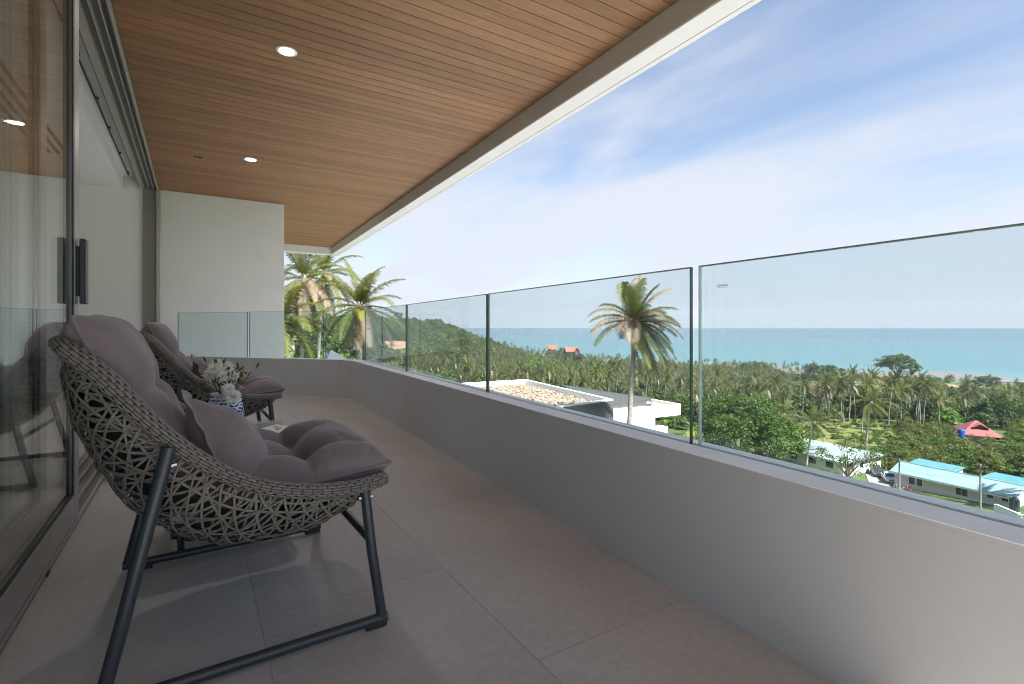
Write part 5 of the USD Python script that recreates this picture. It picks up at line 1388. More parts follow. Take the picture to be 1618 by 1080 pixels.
def win(parent, x0, x1, z0, z1, y, face=-1, panes=2, mat='window_dark', axis='x'):
    """A window set into a wall: raised frame with its panes as sub-parts."""
    fr = MB(); w = 0.06; o = 0.05 * face
    def bx(mb, a0, a1, c0, c1, d0, d1):
        lo, hi = min(d0, d1), max(d0, d1)
        if axis == 'x': mb.box(a0, lo, c0, a1, hi, c1)
        else: mb.box(lo, a0, c0, hi, a1, c1)
    bx(fr, x0 - w, x1 + w, z1, z1 + w, y, y + o); bx(fr, x0 - w, x1 + w, z0 - w, z0, y, y + o * 1.4)
    bx(fr, x0 - w, x0, z0, z1, y, y + o); bx(fr, x1, x1 + w, z0, z1, y, y + o)
    for k in range(1, panes):
        xm = x0 + (x1 - x0) * k / panes
        bx(fr, xm - w / 3, xm + w / 3, z0, z1, y, y + o * 0.8)
    f = obj('window', fr, 'frame_white', parent)
    for k in range(panes):
        a = x0 + (x1 - x0) * k / panes + (w / 3 if k else 0); b = x0 + (x1 - x0) * (k + 1) / panes - (w / 3 if k < panes - 1 else 0)
        g = MB(); bx(g, a, b, z0, z1, y + 0.004 * face, y + 0.012 * face)
        obj('pane', g, mat, f)

def gable_roof(L, W, ze, zr, over, th, x_over=None):
    """Two roof slopes with ridge along x; y from 0 to W."""
    xo = over if x_over is None else x_over
    k = (zr - ze) / (W / 2); zo = ze - k * over
    a = MB(); b = MB()
    n1 = np.array([0, -k, 1]) / math.hypot(1, k); n2 = np.array([0, k, 1]) / math.hypot(1, k)
    a.slab([(-xo, -over, zo), (L + xo, -over, zo), (L + xo, W / 2, zr), (-xo, W / 2, zr)], n1, th)
    b.slab([(-xo, W / 2, zr), (L + xo, W / 2, zr), (L + xo, W + over, zo), (-xo, W + over, zo)], n2, th)
    return a, b
def gable_walls(L, W, ze, zr, t=0.15, z0=-0.8):
    m = MB(); m.box(0, 0, z0, L, t, ze); m.box(0, W - t, z0, L, W, ze)
    for x in (0.001, L - t - 0.001):
        m.box(x, t, z0, x + t, W - t, ze)
        m.add([(x, t, ze), (x, W - t, ze), (x, W / 2, ze + (zr - ze) * (1 - 2 * t / W)), (x + t, t, ze), (x + t, W - t, ze), (x + t, W / 2, ze + (zr - ze) * (1 - 2 * t / W))], [[0, 2, 1], [3, 4, 5], [0, 3, 5], [0, 5, 2], [1, 2, 5], [1, 5, 4]])
    return m
def hip_roof(L, W, ze, zr, over, th):
    o = over; k = (zr - ze) / (W / 2); z = ze - k * o
    A, B, C, D = (-o, -o, z), (L + o, -o, z), (L + o, W + o, z), (-o, W + o, z)
    E, F = (min(W / 2, L * 0.48), W / 2, zr), (max(L - W / 2, L * 0.52), W / 2, zr)
    n = lambda *v: np.array(v) / np.linalg.norm(v)
    return [MB().slab([A, B, F, E], n(0, -k, 1), th), MB().slab([C, D, E, F], n(0, k, 1), th), MB().slab([B, C, F], n(k, 0, 1), th), MB().slab([D, A, E], n(-k, 0, 1), th)]

def house(name, label, u0, D0, u1, D1, W, hw, hr, roof_m, wall_m='white_paint', kind='gable', over=0.6, windows=(), z=None, group=None, th=0.08):
    p, q = ground(u0, D0), ground(u1, D1)
    rz, L = frame_at(p, q)
    zb = min(float(zground(*p)), float(zground(*q))) if z is None else z
    t = thing(name, label, 'house', (p[0], p[1], zb), rz, group)
    if kind == 'gable':
        obj('wall', gable_walls(L, W, hw, hw + hr), wall_m, t)
        for m in gable_roof(L, W, hw + 0.02, hw + hr + 0.02 + th, over, th): obj('roof_slope', m, roof_m, t)
        rg = MB().bar((-over, W / 2, hw + hr + 0.04 + th), (L + over, W / 2, hw + hr + 0.04 + th), 0.3, 0.06); obj('ridge_cap', rg, roof_m, t)
    else:
        m = MB(); m.box(0, 0, -0.8, L, 0.15, hw); m.box(0, W - 0.15, -0.8, L, W, hw); m.box(0.001, 0.15, -0.8, 0.15, W - 0.15, hw); m.box(L - 0.15, 0.15, -0.8, L - 0.001, W - 0.15, hw)
        obj('wall', m, wall_m, t)
        for m in hip_roof(L, W, hw + 0.02, hw + hr, over, th): obj('roof_slope', m, roof_m, t)
    for (a, b, c, d, n) in windows: win(t, a, b, c, d, 0.0, -1, n)
    return t, L

# the turquoise roofed house at the lower right
P0, P1 = ground(1413, 92.6), ground(1601, 78.4)
GZ = -28.0
t, L = house('turquoise_roof_house', 'long cream house with a bright turquoise metal roof at the lower right', 1413, 92.6, 1601, 78.4, 6.6, 2.75, 1.05, 'roof_turquoise', 'cream_paint', over=0.55, z=GZ,
             windows=[(2.3, 3.2, 0.9, 2.2, 1), (3.5, 4.3, 0.9, 2.2, 1), (6.1, 6.9, 2.15, 2.45, 2), (9.0, 10.6, 0.95, 2.15, 2), (13.0, 13.8, 1.6, 2.15, 1), (14.8, 15.6, 1.6, 2.15, 1)])
m = MB(); k = (L - 5.2) / 1
for x0, x1, y0, y1, za, zb_ in ((0.8, 6.8, 3.4, 8.2, 4.15, 4.55),):
    pass
a = MB().slab([(0.3, 4.2, 3.72), (7.4, 4.2, 3.72), (7.4, 8.4, 3.95), (0.3, 8.4, 3.95)], (0, -0.054, 0.998), 0.08)
obj('roof_slope', a, 'roof_turquoise_deep', t, label='raised turquoise roof sheet at the back left')
obj('wall', MB().box(0.5, 6.605, 0, 7.0, 8.2, 3.75), 'white_paint', t)
a, b = MB(), MB()
a.slab([(L - 5.2, 3.5, 3.92), (L + 0.6, 3.5, 3.92), (L + 0.6, 6.2, 4.55), (L - 4.2, 6.2, 4.55)], (0, -0.21, 0.94), 0.08)
b.slab([(L - 4.2, 6.2, 4.55), (L + 0.6, 6.2, 4.55), (L + 0.6, 9.5, 3.7), (L - 4.2, 9.5, 3.7)], (0, 0.37, 0.93), 0.08)
obj('roof_slope', a, 'roof_turquoise_deep', t); obj('roof_slope', b, 'roof_turquoise_deep', t)
obj('wall', MB().box(L - 4.0, 6.605, 0, L + 0.1, 9.2, 3.7), 'white_paint', t)
obj('fascia_board', MB().box(-0.5, -0.585, 2.28, L + 0.5, -0.56, 2.46), 'frame_white', t)
obj('door', MB().box(L + 0.001, 2.2, 0, L + 0.05, 3.1, 2.0), 'frame_white', t)
win(t, 4.0, 5.4, 0.9, 2.0, L, 1, 2, axis='y')

# its garden strip, the white yard wall and the water tank behind it
hd_ = MB()
rng = np.random.default_rng(12)
th_ = math.atan2(P1[1] - P0[1], P1[0] - P0[0]); dirv = np.array([math.cos(th_), math.sin(th_)]); nv = np.array([dirv[1], -dirv[0]])
cs = np.array([[*(P0 + dirv * s + nv * (2.2 + rng.uniform(-0.1, 0.1))), GZ + 0.30] for s in np.arange(0.5, 17.5, 0.35)])
hg = obj('garden_hedge', leaf_cloud(rng, cs, np.full(len(cs), 0.38), 40, 0.09), 'leaf_olive'); tag(hg, 'low clipped hedge in front of the turquoise roofed house', 'hedge')
yw = thing('yard_wall', 'white plastered yard wall with palm shadows at the lower right corner', 'wall')
wq = [ground(1574, 74.5), ground(1612, 70.5), ground(1700, 66)]
m = MB()
for a, b in zip(wq[:-1], wq[1:]):
    m.bar((*a, GZ + 1.05), (*b, GZ + 1.05), 0.18, 3.5)
obj('wall_panel', m, 'white_paint', yw)
m = MB()
for a, b in zip(wq[:-1], wq[1:]): m.bar((*a, GZ + 2.84), (*b, GZ + 2.84), 0.26, 0.07)
obj('coping', m, 'white_paint', yw)
for a in wq: obj('pier', MB().box(a[0] - 0.2, a[1] - 0.2, GZ - 0.7, a[0] + 0.2, a[1] + 0.2, GZ + 2.79), 'white_paint', yw)
g = ground(1603, 76)
tk = thing('water_tank', 'dark round water tank behind the white yard wall', 'tank', (g[0], g[1], GZ + 1.3))
obj('tank_body', MB().lathe([(0, 0), (0.55, 0), (0.58, 0.1), (0.58, 1.7), (0.45, 1.95), (0.16, 2.1), (0.16, 2.2), (0, 2.2)], 18), 'window_dark', tk, smooth=40)
obj('stand', MB().box(-0.6, -0.6, -1.6, 0.6, 0.6, 0.0), 'concrete', tk)
# palms just outside the picture, whose shadows fall on the turquoise roof
for k, (u, D) in enumerate([(1672, 74), (1700, 80)]):
    b = base(u, D)
    instance_of(palm_protos[[1, 3][k]], 'roadside_palm', ['coconut palm just right of the turquoise roofed house, shading its roof', 'second coconut palm farther right of the turquoise roofed house'][k], 'palm tree', b, 0.3 * k, 0.9, None)

# the pale roofed house left of the cars
c0 = ground(1333, 98.5)
t = thing('pale_roof_house', 'white house with a pale faded turquoise hip roof left of the parked cars', 'house', (c0[0], c0[1], GZ), 0)
c1, c2 = ground(1392, 104.0), ground(1262, 110.0)
ex = np.append((c1 - c0) / np.linalg.norm(c1 - c0), 0); ey_ = np.append(c2 - c0, 0); ey_ -= ex * (ey_ @ ex); ey_ /= np.linalg.norm(ey_)
Lx, Ly = float(np.linalg.norm(c1 - c0)), 17.0
def loc(x, y, z): return tuple(ex * x + ey_ * y + np.array([0, 0, z]))
def lbox(mb, x0, y0, z0, x1, y1, z1): return mb.obox(loc((x0 + x1) / 2, (y0 + y1) / 2, (z0 + z1) / 2), ex * (x1 - x0) / 2, ey_ * (y1 - y0) / 2, np.array([0, 0, (z1 - z0) / 2]))
m = MB(); lbox(m, 0, 0, -0.8, Lx, 0.15, 2.75); lbox(m, 0, 0.151, -0.8, 0.15, Ly, 2.75); lbox(m, Lx - 0.15, 0.151, -0.8, Lx, Ly, 2.75); lbox(m, 0.151, Ly - 0.15, -0.8, Lx - 0.151, Ly, 2.75)
obj('wall', m, 'white_paint', t)
o, z0_, zr_ = 0.8, 2.66, 4.35
A_, B_, C_, D_ = loc(-o, -o, z0_), loc(Lx + o, -o, z0_), loc(Lx + o, Ly + o, z0_), loc(-o, Ly + o, z0_)
E_, F_ = loc(Lx / 2, Lx / 2 * 0.9, zr_), loc(Lx / 2, Ly - Lx / 2, zr_)
for pts in ([A_, B_, E_], [B_, C_, F_, E_], [C_, D_, F_], [D_, A_, E_, F_]):
    nn = np.cross(np.subtract(pts[1], pts[0]), np.subtract(pts[2], pts[0])); nn /= np.linalg.norm(nn); nn *= np.sign(nn[2])
    obj('roof_slope', MB().slab(pts if np.cross(np.subtract(pts[1], pts[0]), np.subtract(pts[2], pts[0]))[2] > 0 else pts[::-1], nn, 0.09), 'roof_pale', t)
for x0, x1 in ((1.5, 3.0), (5.2, 6.4)):
    if x1 < Lx:
        f_ = obj('window', lbox(MB(), x0 - 0.07, -0.05, 0.85, x1 + 0.07, -0.001, 2.15), 'frame_white', t)
        obj('pane', lbox(MB(), x0, -0.062, 0.92, x1, -0.051, 2.08), 'window_dark', f_)
for y0, y1 in ((2.0, 3.4), (5.5, 7.0), (9.5, 11.0)):
    f_ = obj('window', lbox(MB(), -0.05, y0 - 0.07, 0.85, -0.001, y1 + 0.07, 2.15), 'frame_white', t)
    obj('pane', lbox(MB(), -0.062, y0, 0.92, -0.051, y1, 2.08), 'window_dark', f_)
cs = np.array([np.array(c0.tolist() + [GZ]) + np.array(loc(-1.6 + rng.uniform(-.2, .2), s, 0.5)) for s in np.arange(0, 15, 0.45)])
hg = obj('garden_hedge', leaf_cloud(rng, cs, np.full(len(cs), 0.55), 50, 0.10), 'leaf_fresh'); tag(hg, 'bright green hedge in front of the pale roofed house', 'hedge')

# red roofed house with a gablet and a blue tank
t, L = house('red_roof_house', 'house with a wide red hip roof and a small gablet among the trees', 1527, 136, 1573, 133, 9.5, 2.4, 2.5, 'roof_red', 'cream_paint', 'hip', 1.5, windows=[(1.5, 3.0, 0.8, 2.0, 2), (5.0, 6.6, 0.8, 2.0, 2)])
m = MB().slab([(1.6, 1.1, 3.45), (4.6, 1.1, 3.45), (3.1, 1.1, 4.35)], (0, -1, 0), 0.06)
obj('gablet', m, 'roof_maroon', t)
obj('gablet_roof', MB().slab([(1.3, 0.75, 3.35), (3.1, 0.75, 4.48), (3.1, 4.2, 4.48), (1.3, 2.0, 3.45)][::-1], (-0.5, 0, 0.86), 0.06), 'roof_red', t)
obj('gablet_roof', MB().slab([(4.9, 0.75, 3.35), (3.1, 0.75, 4.48), (3.1, 4.2, 4.48), (4.9, 2.0, 3.45)], (0.5, 0, 0.86), 0.06), 'roof_red', t)
b = base(1519, 134)
tk = thing('water_tank', 'bright blue plastic water tank at the left of the red roofed house', 'tank', b)
obj('tank_body', MB().lathe([(0, 1.2), (0.75, 1.2), (0.8, 1.3), (0.8, 2.9), (0.6, 3.15), (0.2, 3.3), (0, 3.3)], 16), 'tank_blue', tk, smooth=40)
obj('stand', MB().box(-0.7, -0.7, -0.6, 0.7, 0.7, 1.2), 'concrete', tk)
t, L = house('blue_roof_shed', 'small shed with a light blue metal roof between the orchard trees', 1528, 119, 1553, 117, 3.4, 1.7, 0.5, 'roof_blue', 'cream_paint', over=0.5)
t, L = house('blue_roof_shed', 'tiny light blue roof corner half hidden by orchard trees further right', 1586, 116, 1597, 114, 2.0, 2.6, 0.5, 'roof_blue', 'cream_paint', over=0.4)

# roofs by the shore
FAR = [(1276, 375, 1300, 372, 8, 2.8, 2.0, 'roof_maroon', 'long dark red roof by the shore, left of the grey metal roof'), (1302, 392, 1322, 390, 7, 3.0, 2.2, 'roof_maroon', 'second dark red roof just left of the grey metal roof'),
       (1318, 395, 1362, 388, 12, 4.0, 2.0, 'roof_grey', 'wide weathered grey metal roof by the shore'), (1338, 372, 1362, 368, 8, 2.6, 1.4, 'roof_maroon', 'white house with a dark red roof in front of the grey metal roof'),
       (1352, 420, 1378, 416, 9, 3.0, 2.0, 'roof_terracotta', 'long pale terracotta roof left of the tall round crowned tree'), (1380, 428, 1400, 425, 8, 4.0, 1.8, 'roof_orange', 'white house with a bright orange red roof beside the tall shore tree'),
       (1314, 470, 1326, 468, 7, 3.5, 1.6, 'roof_orange', 'white house with an orange roof behind the broad dark tree'), (1405, 440, 1424, 436, 8, 3.0, 1.6, 'roof_maroon', 'low dark red roof under the tall shore tree'),
       (1472, 425, 1480, 424, 5, 2.6, 1.2, 'roof_red', 'small red roof right of the tall shore tree'), (1500, 445, 1518, 442, 8, 2.8, 1.6, 'roof_terracotta', 'low beach building with a grey brown roof'),
       (1520, 452, 1542, 449, 8, 2.6, 1.8, 'roof_terracotta', 'long beach hut roof of pale terracotta right of the beach palms'), (1240, 360, 1252, 358, 6, 3.0, 1.4, 'roof_grey', 'small white house with a grey green roof among the plantation palms'),
       (1254, 345, 1262, 344, 5, 2.6, 1.0, 'roof_pale', 'tiny pale roofed white house right of the grey green roof')]
for (u0, D0, u1, D1, W, hw, hr, rmat, lab) in FAR:
    if u0 > 1262 and D0 < 430: D0, D1 = D0 * 1.10, D1 * 1.10
    house('shore_house', lab, u0, D0, u1, D1, W, hw, hr, rmat, 'white_paint', 'hip' if 'orange' in rmat else 'gable', 0.8, windows=[(1.0, 2.4, 0.9, 2.1, 1), (3.6, 5.0, 0.9, 2.1, 1)], z=None)
# temple-like roofs on the ridge
def temple(label, u0, D0, u1, D1, W, hw, hr, gz=None):
    p, q = ground(u0, D0), ground(u1, D1); rz, L = frame_at(p, q); zb = float(zground(*p)) if gz is None else gz
    t = thing('temple_hall', label, 'temple', (p[0], p[1], zb), rz)
    obj('wall', gable_walls(L, W, hw, hw + hr, z0=-6), 'bark', t)
    for m in gable_roof(L, W, hw + 0.05, hw + hr + 0.2, 0.9, 0.15): obj('roof_slope', m, 'roof_orange', t)
    for x in (-0.92, L + 0.92):
        m = MB(); m.bar((x, -1.0, hw - 0.75), (x, W / 2, hw + hr + 0.35), 0.3, 0.45); m.bar((x, W + 1.0, hw - 0.75), (x, W / 2, hw + hr + 0.35), 0.3, 0.45)
        obj('bargeboard', m, 'roof_orange', t)
        obj('finial', MB().lathe([(0, hw + hr + 0.4), (0.18, hw + hr + 0.4), (0.05, hw + hr + 1.6), (0, hw + hr + 1.7)], 6, (x, W / 2, 0)), 'frame_white', t)
    return t
temple('temple hall with an orange roof at the left of the ridge tree', 867, 600, 879, 600, 8, 5.0, 4.2, -29.5)
temple('larger temple hall with an orange roof right of the ridge tree', 895, 598, 909, 600, 8, 4.6, 4.2, -31.6)
temple('small white gabled temple porch at the right of the orange temple roofs', 915, 596, 915.5, 610, 5.0, 4.6, 3.6, -31.6)

# villas to the left, under the palms
t, L = house('hillside_villa', 'white villa with a low terracotta roof seen under the left palms', 436, 104, 465, 108, 8, 2.6, 0.7, 'roof_terracotta', 'white_paint', 'hip', 0.8, windows=[(1.0, 2.2, 0.8, 2.0, 1), (3.0, 3.5, 0.9, 2.0, 1)], z=-4.2)
t, L = house('hillside_villa', 'small white villa with a dark blue grey roof behind the end glass panel', 519, 84, 546, 86, 5, 2.0, 1.5, 'roof_slate_blue', 'white_paint', 'hip', 0.5, windows=[(0.6, 1.4, 0.8, 1.8, 1)], z=-6.5)
t, L = house('hillside_villa', 'tiny pale roofed house in the bushes left of the dark blue grey roof', 492, 125, 498, 126, 5, 2.6, 0.6, 'roof_pale', 'white_paint', 'gable', 0.4, z=-8.2)
for k, (u, D, lab) in enumerate([(766, 300, 'small reddish roof among the hill palms'), (692, 290, 'small orange roof low on the hill'), (952, 300, 'white roofed hut in the plantation beyond the tile roof'), (980, 290, 'second white roofed hut right of the first in the plantation'), (918, 320, 'pale hut between plantation palms left of the lone palm')]):
    house('plantation_hut', lab, u, D, u + 9, D - 1, 5, 3.4, 1.2, ['roof_red', 'roof_orange', 'roof_pale', 'roof_pale', 'roof_pale'][k], 'white_paint', over=0.5)

# pier
pr_ = thing('pier', 'long dark pier on posts at the right edge of the sea', 'pier')
pa, pb = ground(1576, 500), ground(1760, 470)
obj('deck', MB().bar((*pa, SEA + 5.2), (*pb, SEA + 5.2), 5, 0.7), 'asphalt', pr_)
obj('railing', MB().bar((*pa, SEA + 6.6), (*pb, SEA + 6.6), 0.15, 0.12), 'frame_white', pr_)
for k in range(16):
    c = pa + (pb - pa) * (k + 0.5) / 16
    obj('post', MB().tube([(*c, SEA - 3), (*c, SEA + 4.9)], 0.5, 7), 'concrete', pr_)
bw = thing('beach_wall', 'white painted sea wall at the right end of the beach', 'wall')
pa, pb = ground(1545, 455), ground(1625, 440)
obj('wall_panel', MB().bar((*pa, -55.0), (*pb, -55.0), 0.5, 3.4), 'white_paint', bw)
obj('coping', MB().bar((*pa, -53.2), (*pb, -53.2), 0.7, 0.2), 'concrete', bw)

# ------------------------------------------------------------------ the neighbouring white villa
V = 1.25
def vp(u, v, z): 
    D = (EYE - z) * FPX / (v - CV); g = ground(u, D); return np.array([g[0], g[1]])
ZG = EYE - 2.35 * V
C1, C2 = vp(831, 598.8, ZG), vp(969, 630.4, ZG)
W1 = vp(760, 603, ZG) - C1; W1 /= np.linalg.norm(W1)
W2 = vp(886, 641.6, ZG) - C2; W2 /= np.linalg.norm(W2)
C3, C4 = C2 + W2 * 6.2, C1 + W1 * 6.6
vl = thing('neighbour_villa', 'flat roofed white neighbouring villa below, with a gravel roof and a slate faced box', 'building')
quad = [C1, C2, C3, C4]
ctr = sum(quad) / 4
def inset(P, d):
    from shapely.geometry import Polygon
    return list(Polygon([tuple(p) for p in P]).buffer(-d, join_style=2).exterior.coords)[:-1]
def ring_mesh(P, d, z0, z1):
    from shapely.geometry import Polygon
    g = Polygon([tuple(p) for p in P]); g = g.difference(g.buffer(-d, join_style=2))
    m = trimesh.creation.extrude_polygon(g, z1 - z0, engine='earcut'); m.apply_translation([0, 0, z0]); return m
obj('roof_upstand', ring_mesh(quad, 0.16, ZG - 0.42, ZG), 'white_paint', vl)
obj('slate_body', MB().prism([tuple(p) for p in inset(quad, 0.03)], ZG - 7.0, ZG - 0.425), 'slate', vl)
# slate facing on the outside of the upstand, below its white edge
def facing(a, b, z0, z1, mat, name, out=0.02):
    a, b = np.append(a, 0), np.append(b, 0); d = (b - a) / np.linalg.norm(b - a); n = np.array([d[1], -d[0], 0])
    if n[:2] @ (ctr - a[:2]) > 0: n = -n
    m = MB().obox((a + b) / 2 + n * out / 2 + [0, 0, (z0 + z1) / 2], d * np.linalg.norm(b - a) / 2, n * out / 2, np.array([0, 0, (z1 - z0) / 2]))
    obj(name, m, mat, vl)
facing(C2, C3, ZG - 7.0, ZG - 0.05, 'slate', 'slate_cladding')
facing(C1, C2, ZG - 7.0, ZG - 0.05, 'slate', 'slate_cladding', 0.022)
obj('gravel_base', MB().prism([tuple(p) for p in inset(quad, 0.161)], ZG - 0.42, ZG - 0.30), 'gravel_bed', vl)
rng = np.random.default_rng(8)
ins = Polygon([tuple(p) for p in inset(quad, 0.20)])
peb = MB(); ico = trimesh.creation.icosphere(1, 1.0); n_ = 0
bx_ = ins.bounds
while n_ < 3600:
    x, y = rng.uniform(bx_[0], bx_[2]), rng.uniform(bx_[1], bx_[3])
    from shapely.geometry import Point
    if not ins.contains(Point(x, y)): continue
    s = rng.uniform(0.035, 0.085) * np.array([rng.uniform(0.8, 1.4), rng.uniform(0.7, 1.1), rng.uniform(0.5, 0.8)])
    a = rng.uniform(0, 6.28); v = ico.vertices * s * (1 + 0.18 * rng.normal(0, 1, (len(ico.vertices), 1)))
    R2 = np.array([[math.cos(a), -math.sin(a), 0], [math.sin(a), math.cos(a), 0], [0, 0, 1]])
    tl = rng.normal(0, 0.25); R3 = np.array([[1, 0, 0], [0, math.cos(tl), -math.sin(tl)], [0, math.sin(tl), math.cos(tl)]])
    peb.add(v @ R3.T @ R2.T + [x, y, ZG - 0.29 + rng.uniform(0, 0.06)], ico.faces); n_ += 1
pb_ = obj('roof_gravel', peb, 'pebble', smooth=60, kind='stuff'); tag(pb_, 'loose orange beige gravel filling the neighbouring flat roof', 'gravel')
# white boxes beyond
ZW = EYE - 3.05 * V
A0, A1, A2 = vp(962, 649.4, ZW), vp(1031, 641.6, ZW), vp(1076, 638.5, ZW)
dA = (A2 - A0) / np.linalg.norm(A2 - A0); nA = np.array([-dA[1], dA[0]])
if nA @ A0 < 0: nA = -nA
A2 = A0 + dA * float((A2 - A0) @ dA); A1 = A0 + dA * float((A1 - A0) @ dA); A00 = A0 - dA * 3.0
DEEP = 5.2
box1 = [A00, A1, A1 + nA * DEEP, A00 + nA * DEEP]
box2 = [A1 + dA * 0.002, A2, A2 + nA * 4.2, A1 + nA * 4.2 + dA * 0.002]
obj('white_block', MB().prism([tuple(p) for p in box1], ZW - 7.0, ZW - 0.001), 'white_paint', vl)
hB = 0.55 * V
obj('cantilever_box', MB().prism([tuple(p) for p in box2], ZW - 0.52, ZW - 0.20), 'white_paint', vl)
obj('cantilever_upstand', ring_mesh(box2, 0.14, ZW - 0.199, ZW + 0.02), 'white_paint', vl)
obj('gravel_base', MB().prism([tuple(p) for p in inset(box2, 0.141)], ZW - 0.199, ZW - 0.12), 'gravel_bed', vl)
obj('lower_ledge', MB().prism([tuple(p) for p in (A1 + dA * 0.003, A1 + dA * 0.80, A1 + dA * 0.80 + nA * 2.5, A1 + nA * 2.5 + dA * 0.003)], ZW - 7, ZW - 1.02), 'white_paint', vl)
# shingle roof between them: a low hipped roof of real shingle courses
S0 = vp(955, 645.0, ZW + 0.03); S1 = vp(1030, 640.0, ZW + 0.03)
R0_, R1_ = vp(886, 609.5, ZW + 0.55), vp(1029, 629.6, ZW + 0.35)
e_a, e_b = np.array([*S0, ZW + 0.02]), np.array([*S1, ZW + 0.02])
r_a, r_b = np.array([*R0_, ZW + 0.62]), np.array([*R1_, ZW + 0.40])
base_m = MB().slab([e_a, e_b, r_b, r_a], np.array([0, 0, 1.0]), 0.10)
rfp = obj('shingle_roof', base_m, 'aluminium_dark', vl)
sh = MB(); courses = 26
for c_ in range(courses):
    q0, q1 = c_ / courses, (c_ + 1.12) / courses
    l0, r0_ = e_a + (r_a - e_a) * q0, e_b + (r_b - e_b) * q0
    l1, r1_ = e_a + (r_a - e_a) * min(q1, 1), e_b + (r_b - e_b) * min(q1, 1)
    n2 = max(6, int(np.linalg.norm(r0_ - l0) / 0.30))
    for k in range(n2):
        a, b = (k + 0.5 * (c_ % 2) + 0.03) / n2, min((k + 0.5 * (c_ % 2) + 0.97) / n2, 1.0)
        if a >= 1: continue
        P_ = [l0 + (r0_ - l0) * a + [0, 0, 0.030], l0 + (r0_ - l0) * b + [0, 0, 0.030], l1 + (r1_ - l1) * b + [0, 0, 0.008], l1 + (r1_ - l1) * a + [0, 0, 0.008]]
        sh.slab(P_, (0, 0, 1.0), 0.012)
obj('shingles', sh, 'roof_shingle', rfp, kind='stuff')
g = e_b + np.array([-0.18, 0.1, 0.12])
obj('roof_vent', MB().lathe([(0, 0.12), (0.09, 0.10), (0.14, 0.0), (0.05, -0.02), (0.05, -0.15), (0, -0.15)], 12, g), 'frame_white', vl)
obj('lower_floor', MB().prism([tuple(C4 - (C4 - ctr) * 0.1), tuple(C1), tuple(box1[2]), tuple(A1), tuple(A00), tuple(C3)], -14, -10), 'white_paint', vl)

# ------------------------------------------------------------------ cars, scooters, poles
def wheel(parent, x, y, r=0.34, w=0.22):
    wh = thing('wheel', parent=parent, loc=(x, y, r))
    def rot(prof): 
        m = MB().lathe(prof, 18); return [(np.stack([v[:, 0], v[:, 2], v[:, 1]], 1), f[:, ::-1]) for v, f in zip(m.v, m.f)][0]
    obj('tyre', rot([(r * 0.62, -w / 2), (r * 0.95, -w / 2), (r, -w / 3), (r, w / 3), (r * 0.95, w / 2), (r * 0.62, w / 2)]), 'tyre', wh, smooth=40)
    obj('rim', rot([(0, -w / 2 + 0.03), (r * 0.6, -w / 2 + 0.02), (r * 0.61, w / 2 - 0.02), (0, w / 2 - 0.03)]), 'aluminium', wh, smooth=40)
def loft(sections, closed=True):
    """Skins a row of equal polygons [(n, 3)]."""
    S = np.array(sections, float); a, b = S.shape[:2]; mb = MB()
    mb._grid(S.reshape(-1, 3), a, b, True); return mb
